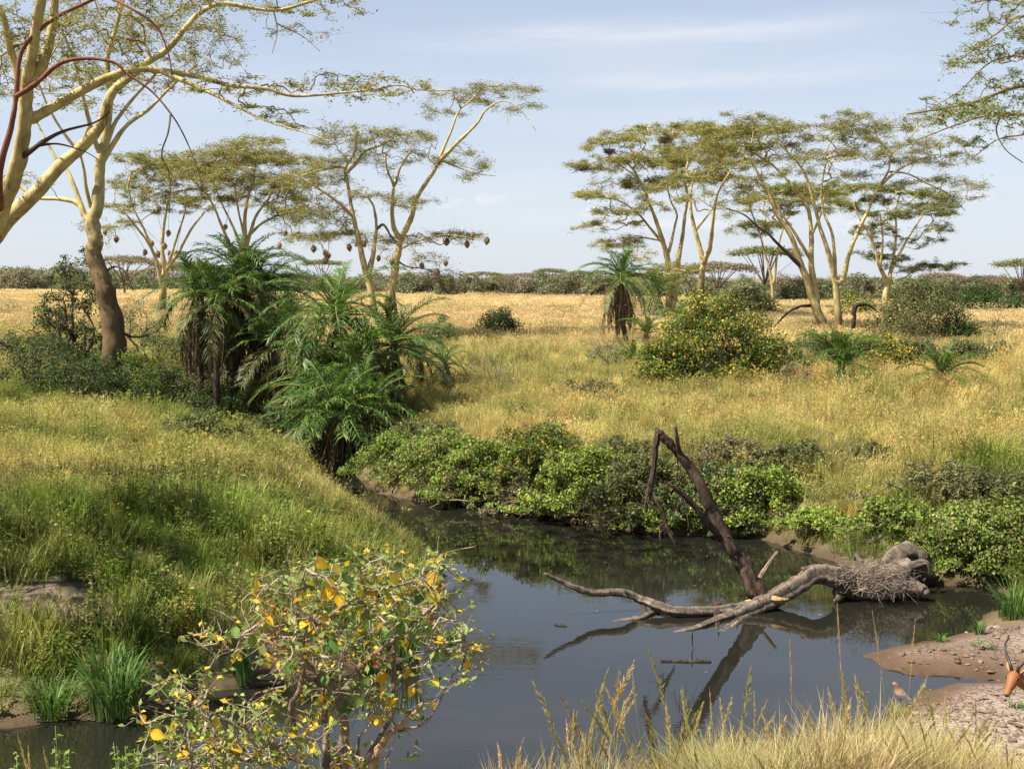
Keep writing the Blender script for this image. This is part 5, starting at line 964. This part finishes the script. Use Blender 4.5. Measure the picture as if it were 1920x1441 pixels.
    YE = [leaf_me(((.62, .43, .05), (.68, .42, .02)), 0), leaf_me(((.60, .40, .03), (.55, .28, .015)), 1), leaf_me(((.58, .48, .08), (.50, .40, .05)), 2)]; GN = [leaf_me(((.16, .24, .06), (.10, .18, .035)), 0), leaf_me(((.22, .28, .08), (.15, .22, .05)), 1), leaf_me(((.32, .36, .16), (.25, .30, .12)), 2), leaf_me(((.10, .17, .04), (.07, .13, .03)), 3)]
    tips = np.concatenate((b, s+e)); n = 300; ii = rng.permutation(len(b)); spots = b[ii[:n]] if len(ii) >= n else np.concatenate((b[ii], (s+e)[:n-len(ii)]))
    px, py = proj(spots)
    for q in range(n):
        yel = rng.uniform() < .45; me = YE[rng.randint(3)] if yel else GN[rng.randint(4)]
        put('leaf', me, root, spots[q]-f, (rng.normal(0, .9), rng.uniform(-.4, 1.5), rng.uniform(0, 6.28)), rng.uniform(.06, .098))
    g = Geo(); n = 3300; i = rng.randint(0, n2, n); Pq = s[i]+e[i]*rng.uniform(.2, 1.05, (n, 1)); leaves(g, Pq, rdir(rng, n)*np.array((1, 1, .6)), rdir(rng, n)+np.array((0, 0, .6)), .042*rng.uniform(.6, 1.5, n), .026, pick(rng, [(.20, .26, .06, 3), (.28, .32, .10, 2), (.58, .40, .04, 1.6), (.12, .18, .04, 2)], n)); tag(part('small_leaves', g, M_LEAF, root), kind='stuff')
    g = Geo(); n = 150; Pq = np.concatenate([at(x, y, Y-.2)+rng.normal(0, .045, (50, 3)) for x, y in ((523, 1205), (700, 1232), (500, 1150))]); leaves(g, Pq, rdir(rng, n), rdir(rng, n), .028, .012, pick(rng, [(.55, .13, .09, 2), (.6, .22, .12, 1)], n)); tag(part('red_seed_wings', g, M_LEAF, root), kind='stuff')
front_shrub()

# ------------------------------------------------------------------ reeds, weeds and near grass
def reed(label, bx, by, wpx, top, seed, n=90, pal=((.07, .15, .03, 3), (.12, .21, .045, 2), (.20, .27, .09, 1)), wd=.024, Y=None):
    rng = np.random.RandomState(800+seed); f = onground(bx, by) if Y is None else grnd(at(bx, by, Y)[0], Y); k = f[1]/FPX; h = at(bx, top, f[1])[2]-f[2]; rx = wpx*.5*k; root = thing('reed_clump', label, 'reeds', f, 'reed clumps on the banks'); g = Geo()
    for i in range(n):
        a = rng.uniform(0, 6.283); r = rx*.45*math.sqrt(rng.uniform()); az = a+rng.normal(0, .6); le = rng.uniform(.3, 1.)*rx*.9; hh = h*rng.uniform(.55, 1.1); t = np.linspace(0, 1, 6)
        C = f+np.stack((math.cos(a)*r+math.cos(az)*le*t**1.8, math.sin(a)*r+math.sin(az)*le*t**1.8, hh*(1.5*t-.55*t**2.6*rng.uniform(.6, 1.5))-.05), 1)
        w = wd*np.array((.8, 1, 1, .8, .5, .05))*rng.uniform(.7, 1.3); W = np.array((-math.sin(az), math.cos(az), 0)); V = np.stack((C-W*w[:, None]*.5, C+W*w[:, None]*.5), 1).reshape(-1, 3); F = [(2*j, 2*j+1, 2*j+3, 2*j+2) for j in range(5)]; g.add(V, [np.array(F)], np.repeat(pick(rng, pal, 1), 12, 0))
    part('blades', g, M_LEAF, root)
reed('big dark reed clump at the left water edge', 215, 1338, 200, 1215, 1, 190); reed('bright reed clump spilling over the left water edge', 95, 1345, 150, 1265, 2, 150, wd=.018); reed('reed clump at the edge behind the yellow leaved shrub', 455, 1275, 90, 1185, 3, 70); reed('reed clump where the left bank meets open water', 765, 1228, 110, 1120, 4, 120)
reed('reed clump behind the shrub on the bank corner', 690, 1255, 120, 1165, 5, 110); reed('small green grass clump on the mud tip edge', 1765, 1203, 44, 1182, 6, 40, wd=.02); reed('tall green grass clump between the mud plates', 1835, 1190, 40, 1155, 7, 40, wd=.02); reed('low green grass clump on the pale mud', 1845, 1215, 60, 1198, 8, 50, wd=.02)
reed('thin grass clump on the left bank slope', 250, 1215, 60, 1130, 9, 40, wd=.015); reed('pale green tall grass clump at the edge of the inlet', 1900, 1160, 120, 1085, 10, 120, wd=.016); reed('tuft of grass in the mud beside the antelope', 1905, 1325, 50, 1305, 11, 40, wd=.016)
def herb(label, bx, by, wpx, top, seed, Y, pal=PAL_GREEN, n=14):
    rng = np.random.RandomState(900+seed); f = grnd(at(bx, by, Y)[0], Y); h = at(bx, top, Y)[2]-f[2]; k = Y/FPX; root = thing('leafy_weed', label, 'plant', f, 'leafy weeds on the near bank'); g = Geo(); q = Geo()
    for i in range(n):
        a = rng.uniform(0, 6.283); le = rng.uniform(.1, .5)*wpx*k; hh = h*rng.uniform(.55, 1.); t = np.linspace(0, 1, 5); P = f+np.stack((math.cos(a)*le*t, math.sin(a)*le*t, hh*t-.05), 1); tube(g, P, np.linspace(.006, .0025, 5), 4, (.18, .22, .07))
        m = 34; tt = rng.uniform(.25, 1, m); B = np.stack([np.interp(tt, t, P[:, c]) for c in range(3)], 1); leaves(q, B, rdir(rng, m)*np.array((1, 1, .5)), np.array((0, 0, 1.))+rng.normal(0, .4, (m, 3)), .05*rng.uniform(.6, 1.4, m), .024, pick(rng, pal, m))
    part('stem', g, M_TWIG, root); part('foliage', q, M_LEAF, root)
herb('bright green leafy weed rising from the near left bank', 115, 1441, 70, 1350, 1, 8.6); herb('bright green leafy weed left of the yellow leaved shrub', 240, 1441, 80, 1370, 2, 8.3); herb('low leafy weed at the bottom left of the near bank', 30, 1460, 90, 1405, 3, 8.8); herb('small bright weed among the near seeding grass', 1395, 1441, 30, 1392, 4, 10.2, n=5)
def near_grass():
    rng = np.random.RandomState(66)
    K = [tuft(rng, 80, .16, .0075, .45, seed=.0, curl=.7) for _ in range(2)]+[tuft(rng, 60, .16, .0055, .40, seed=.0, curl=.5) for _ in range(2)]
    def stalk(seed):
        r = np.random.RandomState(seed); g = Geo(); a = r.uniform(0, 6.28); t = np.linspace(0, 1, 7); P = np.stack((math.cos(a)*.22*t*t, math.sin(a)*.22*t*t, t), 1); tube(g, P, np.linspace(.0035, .0015, 7), 4, (1, 1, .8))
        m = 130; tt = r.uniform(.66, 1.0, m); B = np.stack([np.interp(tt, t, P[:, c]) for c in range(3)], 1); w = np.sin((tt-.62)/.40*math.pi)*.4+.12; D = unit(np.array((math.cos(a)*.4, math.sin(a)*.4, 1.))+r.normal(0, 1, (m, 3))*w[:, None]*.55); leaves(g, B, D, rdir(r, m), .08*w+.015, .0045, np.array((1.2, 1.03, .9))*r.uniform(.8, 1.2, (m, 1))); return g.mesh('seed_stalk', M_GRASS)
    K += [stalk(k) for k in range(3)]; P = []; SC = []; IX = []; T = []
    def field(n, x0, x1, y0, y1, hs, dens, mix):
        x = rng.uniform(x0, x1, n); y = rng.uniform(y0, y1, n); z, d = hgt_d(x, y); keep = (d > .1) & (vnoise(x*1.3, y*1.3, 3) < dens); x, y, z = x[keep], y[keep], z[keep]; m = len(x); gl = np.clip(.5+(fbm(x*.9, y*.9, 8)-.5)*1.3+rng.normal(0, .15, m), 0, 1)
        t = np.array((.50, .39, .225))*(1-gl[:, None])+np.array((.145, .19, .045))*gl[:, None]; P.append(np.stack((x, y, z), 1)); s = hs*rng.uniform(.55, 1.15, m)*(.7+.6*vnoise(x*1.6, y*1.6, 14)); SC.append(np.stack((s, s, s), 1)*np.array((1.2, 1.2, 1)))
        i = rng.choice(7, m, p=np.array(mix)/sum(mix)); IX.append(i); T.append(t*rng.uniform(.8, 1.2, (m, 1)))
    field(950, 1.6, 4.0, 9.2, 12.4, .82, .95, (4, 4, 4, 4, 1, 1, 1)); field(110, .5, 4.0, 10.2, 12.6, 1.2, 1., (0, 0, 0, 0, 1, 1, 1)); field(110, .6, 2.0, 9.4, 11.6, .62, .75, (1, 1, 2, 2, 2, 2, 2)); field(180, 3.0, 4.4, 11.5, 13.4, .5, .8, (3, 3, 3, 3, 1, 1, 1)); field(260, -5.2, -2.6, 7.5, 9.6, .45, .9, (2, 2, 3, 3, 1, 1, 1)); field(120, -.2, 1.4, 9.6, 11.2, .6, 1., (0, 0, 2, 2, 2, 2, 2))
    # a few tall stalks
    for x, y, top in ((1592, 1441, 1135), (1690, 1400, 1150), (1700, 1420, 1170), (1490, 1441, 1215), (1230, 1441, 1245), (1300, 1441, 1290), (1150, 1470, 1370), (1570, 1441, 1250), (1400, 1441, 1290), (60, 1480, 1372), (85, 1480, 1380), (110, 1480, 1395), (1175, 1460, 1400), (1340, 1441, 1300)):
        Y = 8.8 if x < 500 else 11.3; p = at(x, y, Y); q = grnd(p[0], Y); h = at(x, top, Y)[2]-q[2]; P.append(q[None]); SC.append(np.array([(.6, .6, h)])); IX.append(np.array([4+len(P) % 3])); T.append(np.array([(.50, .44, .22)]))
    P, SC, IX, T = [np.concatenate(v) for v in (P, SC, IX, T)]; n = len(P); make_scatter('seeding_grass', K, P, SC, np.stack((rng.normal(0, .1, n), rng.normal(0, .1, n), rng.uniform(0, 6.28, n)), 1), IX, T, 'tall pale seeding grass on the near bank', 'grass')
near_grass()

# ------------------------------------------------------------------ antelope and bird
def coat_mat(name, back, side, belly, z0, z1):
    m, N, L, out = mat_base(name); tc = N.new('ShaderNodeTexCoord'); sep = N.new('ShaderNodeSeparateXYZ'); L.new(tc.outputs['Object'], sep.inputs[0]); z = sep.outputs[2]
    n = noise_n(N, L, 60, 3, tc.outputs['Object']); c = mixc(N, L, ramp_n(N, L, z, z0, z0+.07), belly, side); c = mixc(N, L, ramp_n(N, L, z, z1-.05, z1+.04), c, back); c = mixc(N, L, ramp_n(N, L, n, .3, .7, 0, .35), c, mixc(N, L, 1., c, (.7, .65, .6), 'MULTIPLY'))
    p = N.new('ShaderNodeBsdfPrincipled'); L.new(c, p.inputs['Base Color']); p.inputs['Roughness'].default_value = .6; p.inputs['Specular IOR Level'].default_value = .25; L.new(p.outputs[0], out.inputs[0]); return m
def flat_mat(name, c, rough=.5, spec=.3):
    m, N, L, out = mat_base(name); n = noise_n(N, L, 40, 3); p = N.new('ShaderNodeBsdfPrincipled'); L.new(mixc(N, L, n, tuple(v*.75 for v in c), tuple(v*1.2 for v in c)), p.inputs['Base Color']); p.inputs['Roughness'].default_value = rough; p.inputs['Specular IOR Level'].default_value = spec; L.new(p.outputs[0], out.inputs[0]); return m
def loft(g, sec, n=14):
    """sec rows: x y z  half-width half-height tilt-free rings along a spine"""
    sec = smooth_line(np.array(sec, float), 4); P = sec[:, :3]; T = unit(np.gradient(P, axis=0)); S_ = unit(np.cross(np.array((0, 0, 1.)), T)); U = np.cross(T, S_); a = np.arange(n)*2*math.pi/n
    V = P[:, None]+sec[:, 3, None, None]*np.cos(a)[None, :, None]*S_[:, None]+sec[:, 4, None, None]*np.sin(a)[None, :, None]*U[:, None]; m = len(P); i = np.arange(m-1)[:, None]*n; j = np.arange(n)[None]; k = (j+1) % n
    F = np.stack((i+j, i+k, i+n+k, i+n+j), -1).reshape(-1, 4); V = np.vstack((V.reshape(-1, 3), P[:1], P[-1:])); j = j[0]; k = k[0]; g.add(V, [F, np.stack((k, j, np.full(n, m*n)), -1), np.stack(((m-1)*n+j, (m-1)*n+k, np.full(n, m*n+1)), -1)], (1, 1, 1))
def remeshed(name, g, mat, parent, vox):
    me = g.mesh(name, mat, (0, 0, 0), True); o = put(name, me, parent); r = o.modifiers.new('fuse', 'REMESH'); r.mode = 'VOXEL'; r.voxel_size = vox; r.use_smooth_shade = True; s = o.modifiers.new('soft', 'SMOOTH'); s.factor = .5; s.iterations = 4; return o
def antelope():
    ang = .22; hp = at(1886, 1304, 13.6); f = grnd(hp[0]+1.1, hp[1]+.4); th = .66
    def hd(P):
        P = np.array(P, float); d = P[..., :2]-np.array((-.73, 0)); P[..., 0] = -.73+d[..., 0]*math.cos(th)-d[..., 1]*math.sin(th); P[..., 1] = d[..., 0]*math.sin(th)+d[..., 1]*math.cos(th); return P
    nose = hd([(-1.02, 0, .885)])[0]; root = thing('antelope', 'rufous antelope with dark curved horns standing on the mud', 'antelope', f); root.rotation_euler = (0, 0, ang)
    h = hp[2]-f[2]; k = h/.885; root.location.x = hp[0]-k*(nose[0]*math.cos(ang)-nose[1]*math.sin(ang)); root.location.y = hp[1]-k*(nose[0]*math.sin(ang)+nose[1]*math.cos(ang)); root.scale = (k, k, k); g = Geo()     # local: faces -X, head near (-.85, 0, .98)
    loft(g, [(.62, 0, .80, .05, .06), (.55, 0, .80, .13, .15), (.38, 0, .79, .165, .19), (.15, 0, .76, .17, .19), (-.10, 0, .75, .165, .20), (-.30, 0, .78, .14, .20), (-.42, 0, .82, .10, .16), (-.47, 0, .85, .05, .08)])
    loft(g, [(-.28, 0, .80, .11, .15), (-.45, 0, .88, .08, .11), (-.60, 0, .95, .06, .085), (-.72, 0, 1.01, .052, .068), (-.78, 0, 1.03, .04, .05)])
    loft(g, hd([(-.68, 0, 1.03, .045, .055), (-.74, 0, 1.03, .066, .078), (-.80, 0, 1.005, .068, .082), (-.86, 0, .97, .054, .066), (-.91, 0, .94, .040, .050), (-.96, 0, .91, .036, .044), (-1.0, 0, .89, .034, .036), (-1.018, 0, .88, .018, .018)]), 12)
    for s in (-1, 1):
        loft(g, [(.46, .09*s, .80, .09, .10), (.44, .10*s, .64, .075, .095), (.40, .10*s, .54, .05, .06), (.50, .095*s, .40, .03, .034), (.52, .09*s, .34, .024, .026), (.49, .09*s, .18, .018, .019), (.47, .09*s, .06, .02, .022), (.45, .09*s, .0, .022, .026)], 10)
        loft(g, [(-.30, .09*s, .78, .06, .09), (-.31, .09*s, .60, .045, .055), (-.30, .085*s, .45, .032, .036), (-.29, .085*s, .36, .027, .03), (-.29, .085*s, .18, .018, .019), (-.30, .085*s, .06, .02, .021), (-.32, .085*s, .0, .022, .026)], 10)
    loft(g, [(.60, 0, .84, .03, .03), (.68, 0, .78, .025, .03), (.71, 0, .66, .022, .025), (.71, 0, .55, .01, .01)], 8)
    remeshed('body', g, coat_mat('rufous_coat', (.26, .10, .038, 1), (.32, .14, .055, 1), (.5, .42, .34, 1), .50, .90), root, .014)
    DK = flat_mat('dark_horn', (.035, .028, .024), .4); WH = flat_mat('eye_black', (.008, .006, .006), .12, .6)
    for s in (-1, 1):
        g = Geo(); P = smooth_line(hd([(-.745, .03*s, 1.08), (-.75, .045*s, 1.15), (-.70, .09*s, 1.21), (-.63, .14*s, 1.27), (-.59, .16*s, 1.33), (-.575, .14*s, 1.39), (-.58, .12*s, 1.45)]), 6); r = np.linspace(.021, .005, len(P))*(1+.10*(np.arange(len(P)) % 2)); tube(g, P, r, 9, (1, 1, 1)); put('horn', g.mesh('horn', DK, (0, 0, 0), True), root)
        g = Geo(); P = hd([(-.70, .05*s, 1.06), (-.66, .08*s, 1.09), (-.62, .11*s, 1.12), (-.58, .13*s, 1.14)]); tube(g, smooth_line(P, 3), np.interp(np.linspace(0, 1, 10), (0, .4, 1), (.016, .034, .006)), 8, (.45, .2, .08), flat=.45); put('ear', g.mesh('ear', M_STRAW, (0, 0, 0), True), root)
        g = Geo(); tube(g, hd([(-.815, .052*s, 1.024), (-.82, .064*s, 1.023), (-.822, .069*s, 1.022)]), [.019, .018, .008], 10, (.01, .01, .01)); put('eye', g.mesh('eye', WH, (0, 0, 0), True), root)
        for x, y in ((.445, .09), (-.325, .085)): g = Geo(); loft(g, [(x, y*s, .06, .022, .026), (x-.01, y*s, .03, .026, .034), (x-.02, y*s, .005, .024, .036), (x-.02, y*s, -.02, .02, .03)], 8); put('hoof', g.mesh('hoof', DK, (0, 0, 0), True), root)
    g = Geo(); tube(g, hd([(-.995, 0, .90), (-1.015, 0, .888), (-1.024, 0, .88)]), [.024, .021, .010], 10, (.02, .02, .02)); put('nose', g.mesh('nose', DK, (0, 0, 0), True), root)
antelope()
def bird():
    f = onground(1688, 1326); f[2] += 0; root = thing('wading_bird', 'small brown and white bird standing at the water edge', 'bird', f); g = Geo(); s = 1.5
    loft(g, np.array([(.10, 0, .065, .008, .008), (.06, 0, .09, .025, .02), (.02, 0, .12, .042, .038), (-.015, 0, .15, .044, .042), (-.035, 0, .185, .028, .03), (-.045, 0, .21, .024, .026), (-.065, 0, .225, .02, .022), (-.085, 0, .225, .006, .006)])*s, 10)
    remeshed('body', g, coat_mat('bird_plumage', (.24, .14, .08, 1), (.40, .27, .17, 1), (.72, .66, .58, 1), .17, .24), root, .008); D = flat_mat('bird_dark', (.06, .045, .035)); 
    g = Geo(); tube(g, np.array([(-.08, 0, .225), (-.105, 0, .222), (-.13, 0, .217)])*s, [.006, .004, .002], 6, (1, 1, 1)); put('beak', g.mesh('beak', D), root)
    for q in (-1, 1): g = Geo(); tube(g, np.array([(.0, .018*q, .09), (.005, .018*q, .045), (-.005, .018*q, -.01)])*s, [.005, .004, .004], 6, (1, 1, 1)); put('leg', g.mesh('leg', D), root)
bird()

def mud_clods():
    rng = np.random.RandomState(55); K = []
    for s in range(4):
        g = Geo(); n, m = 7, 5; th = np.linspace(.1, math.pi-.1, m)[:, None]; ph = np.arange(n)[None]*2*math.pi/n; rr = .5*(1+rng.normal(0, .16, (m, n)))
        V = np.stack((rr*np.sin(th)*np.cos(ph), rr*np.sin(th)*np.sin(ph), rr*np.cos(th)*.6), -1).reshape(-1, 3); i = np.arange(m-1)[:, None]*n; j = np.arange(n)[None]; k = (j+1) % n
        g.add(V, [np.stack((i+j, i+n+j, i+n+k, i+k), -1).reshape(-1, 4)], rng.uniform(.8, 1.2, (len(V), 1))*np.ones((1, 3))); K.append(g.mesh('clod', M_CLOD, smooth=False))
    n = 9000; x = rng.uniform(4.2, 11, n); y = rng.uniform(11.5, 21.5, n); z, d = hgt_d(x, y); m = mud_field(x, y, d); keep = (d > .05) & (m > .2) & (rng.uniform(0, 1, n) < .25+.75*(y < 16.8)) & (fbm(x*1.5, y*1.5, 71) > .42); x, y, z = x[keep], y[keep], z[keep]; n = len(x)
    s = .03+.09*rng.uniform(0, 1, n)**3; dry = np.clip(rng.normal(.45, .3, n), 0, 1)[:, None]; T = np.array((.10, .065, .042))*(1-dry)+np.array((.25, .195, .155))*dry
    make_scatter('mud_clods', K, np.stack((x, y, z+s*.1), 1), np.stack((s*rng.uniform(.8, 1.6, n), s, s*rng.uniform(.5, 1, n)), 1), np.stack((rng.normal(0, .2, n), rng.normal(0, .2, n), rng.uniform(0, 6.28, n)), 1), rng.randint(0, 4, n), T, 'broken brown mud clods on the trampled bank', 'mud')
M_CLOD = leaf_mat('dried_mud', 0., .95, tint=True, spec=.05)
mud_clods()
def floating_leaves():
    rng = np.random.RandomState(44); n = 120; x = rng.uniform(-6, 9, n); y = rng.uniform(15, 34, n); d = sdf(x, y); k = (d < -.1) & (rng.uniform(0, 1, n) < np.where(d > -.8, 1, .35)); x, y = x[k], y[k]; n = len(x); g = Geo()
    leaves(g, np.stack((x, y, np.full(n, .006)), 1), rdir(rng, n)*np.array((1, 1, 0)), np.tile((0, 0, 1.), (n, 1)), rng.uniform(.03, .09, n), .03, pick(rng, [(.30, .22, .10, 2), (.12, .10, .05, 2), (.45, .33, .08, 1)], n))
    tag(put('floating_leaves', g.mesh('floating_leaves', M_LEAF)), 'scattered brown leaf scraps afloat on the stream', 'leaves', kind='stuff')
floating_leaves()
